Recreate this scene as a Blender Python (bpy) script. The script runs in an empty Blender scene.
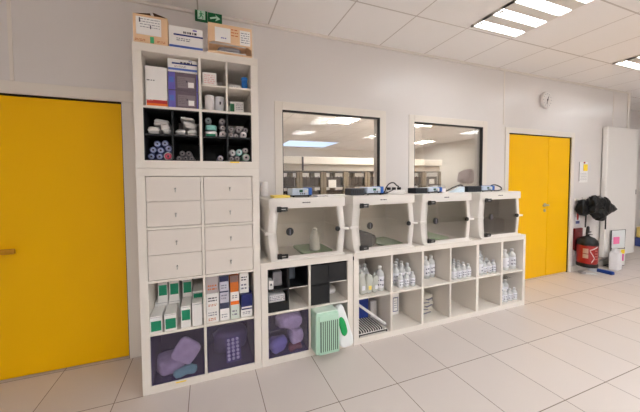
import bpy, bmesh, math, random
from mathutils import Vector, Matrix, noise
random.seed(7)
PI = math.pi
SC = bpy.context.scene
COL = SC.collection

# ------------------------------------------------------------------ materials
def lin(c):
    return tuple(((v / 255) / 12.92 if v / 255 <= 0.04045 else ((v / 255 + 0.055) / 1.055) ** 2.4) for v in c)

MATS = {}
def mat(name, rgb, rough=0.5, metal=0.0, spec=0.5, bump=0.0, bscale=60, vary=0.0, vscale=6.0, trans=0.0, ior=1.45, coat=0.0, alpha=1.0):
    if name in MATS:
        return MATS[name]
    m = bpy.data.materials.new(name)
    m.use_nodes = True
    nt = m.node_tree
    b = nt.nodes['Principled BSDF']
    c = lin(rgb) + (1,)
    b.inputs['Base Color'].default_value = c
    b.inputs['Roughness'].default_value = rough
    b.inputs['Metallic'].default_value = metal
    b.inputs['Specular IOR Level'].default_value = spec
    b.inputs['Transmission Weight'].default_value = trans
    b.inputs['IOR'].default_value = ior
    b.inputs['Coat Weight'].default_value = coat
    b.inputs['Alpha'].default_value = alpha
    tc = nt.nodes.new('ShaderNodeTexCoord')
    if vary > 0:
        n = nt.nodes.new('ShaderNodeTexNoise')
        n.inputs['Scale'].default_value = vscale
        n.inputs['Detail'].default_value = 4
        nt.links.new(tc.outputs['Object'], n.inputs['Vector'])
        mx = nt.nodes.new('ShaderNodeMix')
        mx.data_type = 'RGBA'
        mx.inputs['A'].default_value = tuple(max(0, v * (1 - vary)) for v in c[:3]) + (1,)
        mx.inputs['B'].default_value = tuple(min(1, v * (1 + vary)) for v in c[:3]) + (1,)
        nt.links.new(n.outputs['Fac'], mx.inputs['Factor'])
        nt.links.new(mx.outputs['Result'], b.inputs['Base Color'])
    if bump > 0:
        n2 = nt.nodes.new('ShaderNodeTexNoise')
        n2.inputs['Scale'].default_value = bscale
        n2.inputs['Detail'].default_value = 3
        nt.links.new(tc.outputs['Object'], n2.inputs['Vector'])
        bp = nt.nodes.new('ShaderNodeBump')
        bp.inputs['Strength'].default_value = bump
        bp.inputs['Distance'].default_value = 0.01
        nt.links.new(n2.outputs['Fac'], bp.inputs['Height'])
        nt.links.new(bp.outputs['Normal'], b.inputs['Normal'])
    MATS[name] = m
    return m

def emit(name, rgb, strength):
    m = bpy.data.materials.new(name)
    m.use_nodes = True
    nt = m.node_tree
    nt.nodes.clear()
    e = nt.nodes.new('ShaderNodeEmission')
    e.inputs['Color'].default_value = tuple(rgb) + (1,)
    e.inputs['Strength'].default_value = strength
    o = nt.nodes.new('ShaderNodeOutputMaterial')
    nt.links.new(e.outputs[0], o.inputs[0])
    return m

def glassy(name, tint, refl=0.06, haze=0.0, hazecol=(1, 1, 1), rough=0.02, top=0.75):
    """thin clear sheet: tinted see-through plus a Fresnel mirror and optional haze"""
    m = bpy.data.materials.new(name)
    m.use_nodes = True
    nt = m.node_tree
    nt.nodes.clear()
    t = nt.nodes.new('ShaderNodeBsdfTransparent')
    t.inputs['Color'].default_value = tuple(tint) + (1,)
    g = nt.nodes.new('ShaderNodeBsdfGlossy')
    g.inputs['Roughness'].default_value = rough
    lw = nt.nodes.new('ShaderNodeLayerWeight')
    lw.inputs['Blend'].default_value = 0.28
    mr = nt.nodes.new('ShaderNodeMapRange')
    mr.inputs['To Min'].default_value = refl * 0.5
    mr.inputs['To Max'].default_value = top
    nt.links.new(lw.outputs['Fresnel'], mr.inputs['Value'])
    mx = nt.nodes.new('ShaderNodeMixShader')
    nt.links.new(mr.outputs[0], mx.inputs[0])
    src = t.outputs[0]
    if haze > 0:
        d = nt.nodes.new('ShaderNodeBsdfDiffuse')
        d.inputs['Color'].default_value = tuple(hazecol) + (1,)
        mh = nt.nodes.new('ShaderNodeMixShader')
        mh.inputs[0].default_value = haze
        nt.links.new(t.outputs[0], mh.inputs[1])
        nt.links.new(d.outputs[0], mh.inputs[2])
        src = mh.outputs[0]
    nt.links.new(src, mx.inputs[1])
    nt.links.new(g.outputs[0], mx.inputs[2])
    o = nt.nodes.new('ShaderNodeOutputMaterial')
    nt.links.new(mx.outputs[0], o.inputs[0])
    MATS[name] = m
    return m

def tiled(name, rgb, grout, x0, y0, ax, ay, w, rough, vary, spec=0.5, bump=0.0):
    """rectangular tile grid with joint lines, laid out on real-world x / y"""
    m = bpy.data.materials.new(name)
    m.use_nodes = True
    nt = m.node_tree
    b = nt.nodes['Principled BSDF']
    b.inputs['Roughness'].default_value = rough
    b.inputs['Specular IOR Level'].default_value = spec
    tc = nt.nodes.new('ShaderNodeTexCoord')
    sp = nt.nodes.new('ShaderNodeSeparateXYZ')
    nt.links.new(tc.outputs['Object'], sp.inputs[0])
    def M(op, a, bb=None):
        n = nt.nodes.new('ShaderNodeMath')
        n.operation = op
        for i, v in enumerate((a, bb)):
            if v is None:
                continue
            if isinstance(v, (int, float)):
                n.inputs[i].default_value = v
            else:
                nt.links.new(v, n.inputs[i])
        return n.outputs[0]
    masks, ids = [], []
    for axis, o, a in (('X', x0, ax), ('Y', y0, ay)):
        t = M('DIVIDE', M('SUBTRACT', sp.outputs[axis], o), a)
        f = M('FRACT', t)
        ids.append(M('FLOOR', t))
        d = M('ABSOLUTE', M('SUBTRACT', f, 0.5))
        masks.append(M('GREATER_THAN', d, 0.5 - w / a / 2))
    mk = M('MAXIMUM', masks[0], masks[1])
    cb = nt.nodes.new('ShaderNodeCombineXYZ')
    nt.links.new(ids[0], cb.inputs[0])
    nt.links.new(ids[1], cb.inputs[1])
    wn = nt.nodes.new('ShaderNodeTexWhiteNoise')
    nt.links.new(cb.outputs[0], wn.inputs['Vector'])
    nz = nt.nodes.new('ShaderNodeTexNoise')
    nz.inputs['Scale'].default_value = 2.4
    nz.inputs['Detail'].default_value = 6
    nt.links.new(tc.outputs['Object'], nz.inputs['Vector'])
    fac = M('ADD', M('MULTIPLY', wn.outputs['Value'], 0.45), M('MULTIPLY', nz.outputs['Fac'], 0.55))
    c = lin(rgb)
    mx = nt.nodes.new('ShaderNodeMix')
    mx.data_type = 'RGBA'
    mx.inputs['A'].default_value = tuple(v * (1 - vary) for v in c) + (1,)
    mx.inputs['B'].default_value = tuple(min(1, v * (1 + vary)) for v in c) + (1,)
    nt.links.new(fac, mx.inputs['Factor'])
    m2 = nt.nodes.new('ShaderNodeMix')
    m2.data_type = 'RGBA'
    nt.links.new(mk, m2.inputs['Factor'])
    nt.links.new(mx.outputs['Result'], m2.inputs['A'])
    m2.inputs['B'].default_value = lin(grout) + (1,)
    nt.links.new(m2.outputs['Result'], b.inputs['Base Color'])
    if bump > 0:
        n2 = nt.nodes.new('ShaderNodeTexNoise')
        n2.inputs['Scale'].default_value = 140
        nt.links.new(tc.outputs['Object'], n2.inputs['Vector'])
        bp = nt.nodes.new('ShaderNodeBump')
        bp.inputs['Strength'].default_value = bump
        bp.inputs['Distance'].default_value = 0.004
        nt.links.new(n2.outputs['Fac'], bp.inputs['Height'])
        nt.links.new(bp.outputs['Normal'], b.inputs['Normal'])
    return m

M_WALL = mat('wall_panel_white', (219, 214, 211), 0.30, vary=0.02, vscale=1.2, spec=0.5)
M_TRIM = mat('trim_white', (226, 219, 210), 0.35)
M_SHELF = mat('white_laminate', (226, 219, 210), 0.38, vary=0.015, vscale=5)
M_SHELF2 = mat('white_laminate_worn', (226, 217, 203), 0.42, vary=0.03, vscale=3)
M_DRAWER = mat('drawer_white', (218, 210, 202), 0.42)
M_YELLOW = mat('door_yellow', (238, 182, 0), 0.42, spec=0.22, vary=0.02, vscale=2)
M_BLACK = mat('black_plastic', (14, 14, 16), 0.45)
M_BLACKIN = mat('black_card', (20, 20, 23), 0.6)
M_DARK = mat('dark_gap', (22, 19, 17), 0.7)
M_METAL = mat('brushed_metal', (178, 176, 172), 0.42, 0.7)
M_BRASS = mat('brass_handle', (184, 128, 6), 0.45, 0.0)
M_CARD = mat('cardboard', (226, 190, 152), 0.8, vary=0.06, vscale=9)
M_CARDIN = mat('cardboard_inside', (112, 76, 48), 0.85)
M_PAPER = mat('white_paper', (238, 236, 234), 0.6)
M_BOXW = mat('white_carton', (232, 229, 226), 0.5)
M_BOXG = mat('grey_carton', (168, 160, 160), 0.55)
M_NAVY = mat('navy_print', (40, 52, 118), 0.5)
M_BLUEP = mat('blue_print', (84, 112, 190), 0.5)
M_INK = mat('dark_ink', (58, 54, 66), 0.6)
M_GREYINK = mat('grey_ink', (128, 126, 140), 0.6)
M_PURPLE = mat('purple_print', (104, 94, 178), 0.5, vary=0.25, vscale=14)
M_PGREY = mat('taupe_carton', (96, 82, 92), 0.5)
M_RED = mat('red_print', (178, 34, 34), 0.5)
M_ORANGE = mat('orange_print', (232, 112, 22), 0.5)
M_RUST = mat('rust_print', (190, 100, 50), 0.55)
M_TEAL = mat('green_label', (8, 128, 92), 0.5)
M_CHAMBER = mat('chamber_plastic', (240, 235, 229), 0.35)
def thin_plastic(m, f):
    nt = m.node_tree
    b = nt.nodes['Principled BSDF']; o = nt.nodes['Material Output']
    tr = nt.nodes.new('ShaderNodeBsdfTranslucent')
    tr.inputs['Color'].default_value = b.inputs['Base Color'].default_value
    mx = nt.nodes.new('ShaderNodeMixShader')
    mx.inputs[0].default_value = f
    nt.links.new(b.outputs[0], mx.inputs[1]); nt.links.new(tr.outputs[0], mx.inputs[2])
    nt.links.new(mx.outputs[0], o.inputs['Surface'])
thin_plastic(M_CHAMBER, 0.15)
M_MINT = mat('mint_plastic', (188, 222, 202), 0.4)
M_MINTD = mat('mint_slot', (40, 72, 58), 0.6)
M_GREEN = mat('bag_green', (12, 158, 84), 0.4)
M_FILM = mat('white_film', (232, 236, 236), 0.3, bump=0.25, bscale=22)
M_SILVER = mat('pouch_silver', (220, 216, 214), 0.38, 0.0, bump=0.5, bscale=40, vary=0.12, vscale=30)
M_BLUEROLL = mat('blue_wrap', (44, 58, 116), 0.35, bump=0.3, bscale=40, vary=0.35, vscale=30)
M_GREYROLL = mat('grey_wrap', (132, 128, 132), 0.4, bump=0.3, bscale=40, vary=0.2, vscale=30)
M_TEALROLL = mat('aqua_wrap', (140, 204, 198), 0.4, vary=0.2, vscale=40)
M_WHITEROLL = mat('white_wrap', (226, 222, 222), 0.45, vary=0.05, vscale=30)
M_PINK = mat('pink_wrap', (214, 84, 110), 0.45)
M_LILAC = mat('lilac_film', (222, 214, 234), 0.2, bump=0.9, bscale=26, vary=0.3, vscale=26)
M_PBIN = mat('purple_plastic', (70, 62, 108), 0.3, vary=0.1, vscale=4)
M_PBIND = mat('deep_purple_plastic', (72, 64, 104), 0.4)
M_BOTTLE = mat('clear_bottle', (238, 240, 240), 0.18, trans=0.25, ior=1.25)
M_SLATE = mat('slate_print', (86, 88, 112), 0.5)
M_CAP = mat('bottle_cap', (236, 236, 236), 0.4)
M_LABEL = mat('bottle_label', (228, 228, 234), 0.5)
M_BLUE = mat('blue_casing', (36, 92, 176), 0.4)
M_LBLUE = mat('pale_blue_panel', (200, 214, 230), 0.4)
M_LCD = mat('green_display', (44, 92, 72), 0.25)
M_YPAPER = mat('yellow_pad', (240, 214, 108), 0.7)
M_GMAT = mat('green_mat', (128, 158, 120), 0.8, bump=0.3, bscale=60)
M_GREYB = mat('grey_tray', (98, 94, 92), 0.6)
M_BLACKBAG = mat('black_bag', (6, 6, 7), 0.42, spec=0.35, bump=0.3, bscale=30)
M_EXTRED = mat('extinguisher_red', (150, 22, 18), 0.3)
M_DKRED = mat('dark_red_plastic', (116, 16, 22), 0.4)
M_BRUSH = mat('brush_blue', (18, 52, 122), 0.6, bump=0.8, bscale=120)
M_POSTPINK = mat('pink_note', (246, 128, 178), 0.6)
M_POSTYEL = mat('yellow_note', (250, 214, 40), 0.6)
M_CLEAR = glassy('clear_sheet', (0.99, 0.99, 0.99), 0.03)
M_PANE = glassy('window_glass', (0.95, 0.95, 0.93), 0.05, top=0.5)
M_DOORPANE = glassy('smoked_acrylic', (0.92, 0.90, 0.86), 0.05)
M_PFRONT = glassy('violet_acrylic', (0.88, 0.84, 0.93), 0.06, 0.04, (0.22, 0.18, 0.36))
M_EXITG = mat('exit_green', (10, 104, 58), 0.4)
M_EXITL = mat('exit_pale', (206, 236, 218), 0.4)
M_SIGNG = mat('exit_mid_green', (64, 170, 112), 0.4)
M_RACK = mat('rack_dark', (70, 62, 56), 0.5)
M_RACKPOST = mat('rack_post', (132, 120, 102), 0.5)
M_CLOTH = mat('grey_cloth', (150, 138, 140), 0.8, bump=0.6, bscale=20)

# ------------------------------------------------------------------ mesh builder
class MB:
    def __init__(self):
        self.bm = bmesh.new()
    def box(self, x0, x1, y0, y1, z0, z1, bev=0.0, seg=2):
        r = bmesh.ops.create_cube(self.bm, size=1.0)
        vs = r['verts']
        for v in vs:
            v.co = Vector((x0 + (v.co.x + .5) * (x1 - x0), y0 + (v.co.y + .5) * (y1 - y0), z0 + (v.co.z + .5) * (z1 - z0)))
        if bev > 0:
            es = list({e for v in vs for e in v.link_edges})
            bmesh.ops.bevel(self.bm, geom=es, offset=bev, segments=seg, affect='EDGES', profile=0.5)
        return self
    def cyl(self, p0, p1, r0, r1=None, seg=16, cap=True):
        r1 = r0 if r1 is None else r1
        p0, p1 = Vector(p0), Vector(p1)
        d = p1 - p0
        q = d.to_track_quat('Z', 'Y').to_matrix().to_4x4()
        m = Matrix.Translation((p0 + p1) / 2) @ q
        bmesh.ops.create_cone(self.bm, cap_ends=cap, segments=seg, radius1=r0, radius2=r1, depth=d.length, matrix=m)
        return self
    def lathe(self, prof, c=(0, 0, 0), axis='Z', seg=20):
        rings = []
        for (r, h) in prof:
            ring = []
            for k in range(seg):
                a = 2 * PI * k / seg
                p = (r * math.cos(a), r * math.sin(a), h)
                if axis == 'Y':
                    p = (p[0], h, p[1])
                elif axis == 'X':
                    p = (h, p[0], p[1])
                ring.append(self.bm.verts.new((p[0] + c[0], p[1] + c[1], p[2] + c[2])))
            rings.append(ring)
        for a, b in zip(rings, rings[1:]):
            for k in range(seg):
                self.bm.faces.new((a[k], a[(k + 1) % seg], b[(k + 1) % seg], b[k]))
        self.bm.faces.new(rings[0][::-1])
        self.bm.faces.new(rings[-1])
        bmesh.ops.recalc_face_normals(self.bm, faces=self.bm.faces[:])
        return self
    def prism(self, pts, y0, y1):
        """polygon in x/z pushed from y0 to y1"""
        a = [self.bm.verts.new((x, y0, z)) for x, z in pts]
        b = [self.bm.verts.new((x, y1, z)) for x, z in pts]
        n = len(pts)
        self.bm.faces.new(a)
        self.bm.faces.new(b[::-1])
        for k in range(n):
            self.bm.faces.new((a[k], b[k], b[(k + 1) % n], a[(k + 1) % n]))
        bmesh.ops.recalc_face_normals(self.bm, faces=self.bm.faces[:])
        return self
    def prism_z(self, pts, z0, z1):
        a = [self.bm.verts.new((x, y, z0)) for x, y in pts]
        b = [self.bm.verts.new((x, y, z1)) for x, y in pts]
        n = len(pts)
        self.bm.faces.new(a[::-1])
        self.bm.faces.new(b)
        for k in range(n):
            self.bm.faces.new((a[k], a[(k + 1) % n], b[(k + 1) % n], b[k]))
        bmesh.ops.recalc_face_normals(self.bm, faces=self.bm.faces[:])
        return self
    def tube(self, pts, r, seg=8, smooth=True):
        pts = [Vector(p) for p in pts]
        if smooth and len(pts) > 2:
            out = []
            for i in range(len(pts) - 1):
                p0 = pts[max(i - 1, 0)]; p1 = pts[i]; p2 = pts[i + 1]; p3 = pts[min(i + 2, len(pts) - 1)]
                for k in range(6):
                    t = k / 6
                    out.append(0.5 * ((2 * p1) + (p2 - p0) * t + (2 * p0 - 5 * p1 + 4 * p2 - p3) * t * t + (3 * p1 - p0 - 3 * p2 + p3) * t ** 3))
            out.append(pts[-1])
            pts = out
        rings = []
        for i, p in enumerate(pts):
            d = (pts[min(i + 1, len(pts) - 1)] - pts[max(i - 1, 0)]).normalized()
            u = d.cross(Vector((0.13, 0.21, 0.97)))
            if u.length < 1e-4:
                u = d.cross(Vector((1, 0, 0)))
            u.normalize()
            w = d.cross(u)
            rings.append([self.bm.verts.new(p + (u * math.cos(2 * PI * k / seg) + w * math.sin(2 * PI * k / seg)) * r) for k in range(seg)])
        for a, b in zip(rings, rings[1:]):
            for k in range(seg):
                self.bm.faces.new((a[k], a[(k + 1) % seg], b[(k + 1) % seg], b[k]))
        self.bm.faces.new(rings[0][::-1])
        self.bm.faces.new(rings[-1])
        bmesh.ops.recalc_face_normals(self.bm, faces=self.bm.faces[:])
        return self
    def pillow(self, c, half, e=0.45, amp=0.0, fr=8.0, seed=0.0, sub=3, rot=None, floor=None):
        """soft crumpled bag: rounded-box blob with wrinkles"""
        r = bmesh.ops.create_icosphere(self.bm, subdivisions=sub, radius=1.0)
        c = Vector(c)
        for v in r['verts']:
            p = v.co.copy()
            q = Vector([math.copysign(abs(t) ** e, t) for t in p])
            q = Vector((q.x * half[0], q.y * half[1], q.z * half[2]))
            if amp:
                n = noise.noise_vector(q * fr + Vector((seed, seed * 1.7, seed * .3)))
                n2 = noise.noise_vector(q * fr * 2.6 + Vector((seed * 2, 3, seed)))
                q += n * amp + n2 * amp * 0.5
            if rot is not None:
                q = rot @ q
            v.co = c + q
            if floor is not None and v.co.z < floor:
                v.co.z = floor
        return self
    def xform(self, m):
        bmesh.ops.transform(self.bm, matrix=m, verts=self.bm.verts[:])
        return self
    def build(self, name, m, parent=None, smooth=False, loc=None):
        me = bpy.data.meshes.new(name)
        self.bm.to_mesh(me)
        self.bm.free()
        if smooth:
            for p in me.polygons:
                p.use_smooth = True
        me.materials.append(m)
        o = bpy.data.objects.new(name, me)
        COL.objects.link(o)
        if parent is not None:
            o.parent = parent
        if loc is not None:
            o.location = loc
        return o

def auto_smooth(o, ang=40):
    me = o.data
    for p in me.polygons:
        p.use_smooth = True
    me.set_sharp_from_angle(angle=math.radians(ang))
    return o

def tag(o, label, cat, group=None):
    o['label'] = label
    o['category'] = cat
    if group:
        o['group'] = group
    return o
def thing(name, label, cat, loc=(0, 0, 0), rz=0.0, group=None):
    o = bpy.data.objects.new(name, None)
    COL.objects.link(o)
    o.location = loc
    o.rotation_euler = (0, 0, rz)
    o.empty_display_size = 0.05
    return tag(o, label, cat, group)
def struct(o):
    o['kind'] = 'structure'
    return o
def dup(root, loc, rz=None, label=None, group=None, rot=None):
    r = root.copy()
    COL.objects.link(r)
    r.location = loc
    if rz is not None:
        r.rotation_euler = (0, 0, rz)
    if rot is not None:
        r.rotation_euler = rot
    if label:
        r['label'] = label
    if group:
        r['group'] = group
    for ch in list(root.children):
        c = ch.copy()
        COL.objects.link(c)
        c.parent = r
        for g in list(ch.children):
            d = g.copy()
            COL.objects.link(d)
            d.parent = c
    return r

# ------------------------------------------------------------------ camera
cam = bpy.data.cameras.new('camera')
co = bpy.data.objects.new('camera', cam)
COL.objects.link(co)
cy, cp, cr = 0.318437379, 0.0359015948, -0.00983046124
sy_, cy_ = math.sin(cy), math.cos(cy)
sp_, cp_ = math.sin(cp), math.cos(cp)
fwd = Vector((sy_ * cp_, cy_ * cp_, -sp_))
right = Vector((cy_, -sy_, 0))
up = right.cross(fwd)
R2 = right * math.cos(cr) + up * math.sin(cr)
U2 = -right * math.sin(cr) + up * math.cos(cr)
mt = Matrix((R2, U2, -fwd)).transposed().to_4x4()
mt.translation = Vector((0.426369945, -1.84418808, 1.39096874))
co.matrix_world = mt
cam.sensor_fit = 'HORIZONTAL'
cam.sensor_width = 36
cam.lens = 254.982047 / 640 * 36
cam.shift_x = 28.9496911 / 640
cam.shift_y = -14.5422951 / 640
cam.clip_start = 0.02
SC.camera = co

# ------------------------------------------------------------------ room shell
WY = 0.455           # face of the long wall
WB = 0.555           # its back face
HC = 2.812           # ceiling
T_FLOOR = tiled('floor_tiles', (206, 196, 190), (124, 110, 100), 2.09483, 0.00232, 0.45139, 0.45139, 0.005, 0.42, 0.05, spec=0.4)
T_CEIL = tiled('ceiling_tiles', (244, 240, 237), (202, 193, 186), 0.98, -0.05, 0.5955, 0.6, 0.011, 0.85, 0.012, bump=0.1)

struct(MB().box(-3.2, 10.6, -4.6, 8.2, -0.08, 0).build('floor', T_FLOOR))
struct(MB().box(-3.2, 10.6, -4.6, 8.2, HC, HC + 0.08).build('ceiling', T_CEIL))

W1 = (1.105, 2.185, 1.02, 2.066)
W2 = (2.642, 3.717, 1.02, 2.054)
D1 = (-1.16, -0.185, 0.0, 2.022)
D2 = (4.19, 5.545, 0.0, 2.010)

def holed_wall(x0, x1, z0, z1, holes, y0, y1):
    xs = sorted({x0, x1, *[h[0] for h in holes], *[h[1] for h in holes]})
    zs = sorted({z0, z1, *[h[2] for h in holes], *[h[3] for h in holes]})
    b = MB()
    for xa, xb in zip(xs, xs[1:]):
        for za, zb in zip(zs, zs[1:]):
            cx, cz = (xa + xb) / 2, (za + zb) / 2
            if any(h[0] < cx < h[1] and h[2] < cz < h[3] for h in holes):
                continue
            b.box(xa, xb, y0, y1, za, zb)
    bmesh.ops.remove_doubles(b.bm, verts=b.bm.verts[:], dist=1e-5)
    inner = {}
    dele = []
    for f in b.bm.faces:      # drop the coincident faces between wall blocks
        k = tuple(sorted(v.index for v in f.verts))
    b.bm.verts.index_update()
    for f in b.bm.faces:
        k = tuple(sorted(v.index for v in f.verts))
        inner.setdefault(k, []).append(f)
    for k, fs in inner.items():
        if len(fs) > 1:
            dele += fs
    if dele:
        bmesh.ops.delete(b.bm, geom=dele, context='FACES_ONLY')
    return b

struct(holed_wall(-3.2, 7.10, 0, HC, [W1, W2, D1, D2], WY, WB).build('wall_back', M_WALL))
struct(MB().box(-3.3, -3.2, -4.6, 0.5, 0, HC).build('wall_left', M_WALL))
struct(MB().box(10.6, 10.7, -4.6, 1.0, 0, HC).build('wall_right', M_WALL))
struct(MB().box(-3.3, 10.7, -4.7, -4.6, 0, HC).build('wall_front', M_WALL))
struct(MB().box(7.0, 10.7, 1.0, 1.1, 0, HC).build('wall_recess', M_WALL))
struct(MB().box(7.02, 7.10, WB, 1.0, 0, HC).build('wall_return', M_WALL))

# upright joint strips of the wall panels, ceiling edge, baseboard
n = 0
for x in (-0.835, 4.09):
    n += 1
    struct(MB().box(x - 0.011, x + 0.011, WY - 0.004, WY + 0.002, 2.11, HC, 0.0015).build('trim_%d' % n, M_TRIM))
struct(MB().box(0.82, 0.845, WY - 0.004, WY + 0.002, 0, HC, 0.0015).build('trim_3', M_TRIM))
struct(MB().box(6.62, 6.63, WY - 0.003, WY + 0.002, 0, HC).build('trim_4', M_TRIM))
struct(MB().box(-3.2, 7.10, WY - 0.016, WY, HC - 0.022, HC - 0.001).build('trim_5', M_TRIM))
b = MB()
b.box(7.04, 7.12, WY - 0.012, WY, 0, HC, 0.004)
b.cyl((7.155, WY + 0.03, 0), (7.155, WY + 0.03, HC), 0.022, seg=14)
struct(auto_smooth(b.build('trim_6', M_TRIM)))
for nm, xa, xb in (('baseboard_left', -0.105, 0.80), ('baseboard_right', 5.625, 7.04)):
    b = MB()
    b.prism([(0, 0), (0, 0), (0, 0)], 0, 0) if False else None
    b.box(xa, xb, WY - 0.014, WY, 0, 0.085, 0.003)
    struct(b.build(nm, M_TRIM))

# ------------------------------------------------------------------ doors
def door_frame(parent, d, w, name='door_frame'):
    b = MB()
    x0, x1, z0, z1 = d
    b.box(x0 - w, x0, WY - 0.012, WB, 0, z1, 0.003)
    b.box(x1, x1 + w, WY - 0.012, WB, 0, z1, 0.003)
    b.box(x0 - w, x1 + w, WY - 0.012, WB, z1, z1 + w, 0.003)
    b.build(name, M_TRIM, parent)
    g = MB()
    g.box(x0, x0 + 0.006, WY + 0.002, WB - 0.01, 0, z1)
    g.box(x1 - 0.006, x1, WY + 0.002, WB - 0.01, 0, z1)
    g.box(x0, x1, WY + 0.002, WB - 0.01, z1 - 0.008, z1)
    g.build('door_gasket', M_DARK, parent)

def lever(parent, x, z, sgn, m, y=WY + 0.012):
    b = MB()
    b.cyl((x, y, z), (x, y - 0.012, z), 0.024, seg=20)
    b.cyl((x, y - 0.012, z), (x, y - 0.05, z), 0.009, seg=12)
    b.tube([(x, y - 0.05, z), (x + sgn * 0.02, y - 0.055, z + 0.001), (x + sgn * 0.07, y - 0.055, z + 0.001), (x + sgn * 0.125, y - 0.052, z - 0.006)], 0.0095)
    auto_smooth(b.build('door_handle', m, parent))

d1 = bpy.data.objects.new('door_1', None); COL.objects.link(d1); struct(d1)
door_frame(d1, D1, 0.085)
MB().box(D1[0] + 0.008, D1[1] - 0.008, WY + 0.012, WY + 0.055, 0.012, D1[3] - 0.012, 0.002).build('door_leaf', M_YELLOW, d1)
lever(d1, -1.00, 0.935, 1, M_BRASS)
MB().box(-0.965, -0.842, WY - 0.050, WY - 0.030, 0.914, 0.952, 0.009).build('handle_grip', M_BRASS, d1)
d2 = bpy.data.objects.new('door_2', None); COL.objects.link(d2); struct(d2)
door_frame(d2, D2, 0.07)
MB().box(D2[0] + 0.008, 5.045, WY + 0.010, WY + 0.055, 0.010, D2[3] - 0.012, 0.002).build('door_leaf', M_YELLOW, d2)
MB().box(5.053, D2[1] - 0.008, WY + 0.010, WY + 0.055, 0.010, D2[3] - 0.012, 0.002).build('door_leaf', M_YELLOW, d2)
lever(d2, 4.985, 1.035, -1, M_METAL)
MB().cyl((4.985, WY + 0.012, 0.955), (4.985, WY + 0.004, 0.955), 0.022, seg=18).build('lock_rosette', M_METAL, d2)

# ------------------------------------------------------------------ windows
def window(n, w):
    x0, x1, z0, z1 = w
    o = bpy.data.objects.new('window_%d' % n, None); COL.objects.link(o); struct(o)
    f = MB()
    t = 0.075
    f.box(x0 - t, x0, WY - 0.006, WY + 0.01, z0 - t, z1 + t, 0.002)
    f.box(x1, x1 + t, WY - 0.006, WY + 0.01, z0 - t, z1 + t, 0.002)
    f.box(x0, x1, WY - 0.006, WY + 0.01, z1, z1 + t, 0.002)
    f.box(x0, x1, WY - 0.006, WY + 0.01, z0 - t, z0, 0.002)
    f.build('window_frame', M_TRIM, o)
    g = MB()
    s = 0.014
    G1 = WY + 0.026
    g.box(x0, x0 + 0.006, WY - 0.004, G1, z0, z1)
    g.box(x1 - s, x1, WY - 0.004, G1, z0, z1)
    g.box(x0 + 0.006, x1 - s, WY - 0.004, G1, z1 - s, z1)
    g.box(x0 + 0.006, x1 - s, WY - 0.004, G1, z0, z0 + s)
    g.build('window_gasket', M_BLACK, o)
    MB().box(x0 + 0.006, x1 - s, G1 - 0.009, G1 - 0.001, z0 + s, z1 - s).build('window_pane', M_PANE, o)
window(1, W1)
window(2, W2)

# ------------------------------------------------------------------ ceiling lamps
E_LAMP = emit('lamp_glow', (0.94, 0.975, 1.0), 13.0)
E_FILL = emit('fill_glow_bright', (0.925, 0.97, 1.0), 50.0)  # unseen lamps behind the camera, boosted above the visible ones as frontal fill
E_REARFILL = emit('fill_glow_rear', (0.925, 0.97, 1.0), 82.0)  # extra rear row, never in view, added to light the cages from the front
E_SOFTFILL = emit('fill_glow_soft', (0.925, 0.97, 1.0), 15.0)  # weaker out-of-view fill lamps, keep the left side dim
M_LAMPBODY = mat('lamp_housing', (226, 220, 212), 0.5)
def lamp(x0, y1, label, m=E_LAMP):
    """600 x 600 louvred fixture let into the ceiling: four glowing strips between white ribs"""
    t = thing('ceiling_light', label, 'ceiling light', (x0, y1, HC), group=None)
    b = MB()
    b.box(0, 0.575, -0.60, 0.0, -0.006, -0.0005)
    ys = [0.0] + [v for k in range(4) for v in (-0.022 - k * 0.162, -0.104 - k * 0.162)] + [-0.60]
    for q in range(0, 10, 2):
        b.box(0, 0.575, ys[q + 1], ys[q], -0.024, -0.0061)
    b.box(0, 0.006, -0.60, 0, -0.024, -0.0061); b.box(0.569, 0.575, -0.60, 0, -0.024, -0.0061)
    b.build('housing', M_LAMPBODY, t)
    for k in range(4):
        ya = -0.022 - k * 0.162
        MB().box(0.008, 0.567, ya - 0.081, ya - 0.001, -0.0105, -0.0062).build('light_strip', m, t)
        e = MB()
        for xx in (0.03, 0.50):
            e.box(xx, xx + 0.035, ya - 0.06, ya - 0.022, -0.013, -0.0106)
        e.build('end_clip', M_METAL, t)
    return t
lamp(2.75, -0.10, 'square ceiling light with four bright strips above the clear cages')
lamp(5.16, -0.07, 'ceiling light at the right edge above the tall white panel')
lamp(7.56, -0.10, 'ceiling light farthest to the right beyond the room corner')
lamp(0.36, -2.30, 'unseen fill light behind the viewer over the left side of the room', E_SOFTFILL)
lamp(2.75, -2.30, 'unseen fill light behind the viewer over the middle of the room', E_FILL)
lamp(5.16, -2.30, 'unseen fill light behind the viewer over the right side of the room', E_FILL)
lamp(7.56, -2.30, 'unseen fill light behind the viewer in the far right corner of the room', E_SOFTFILL)
lamp(-2.02, -3.70, 'added fill light at the far left rear of the room', E_SOFTFILL)
lamp(0.36, -3.70, 'added fill light of the rear row over the left side of the room', E_REARFILL)
lamp(2.75, -3.70, 'added fill light of the rear row over the middle of the room', E_REARFILL)
lamp(5.16, -3.70, 'added fill light of the rear row over the right side of the room', E_REARFILL)

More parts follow.
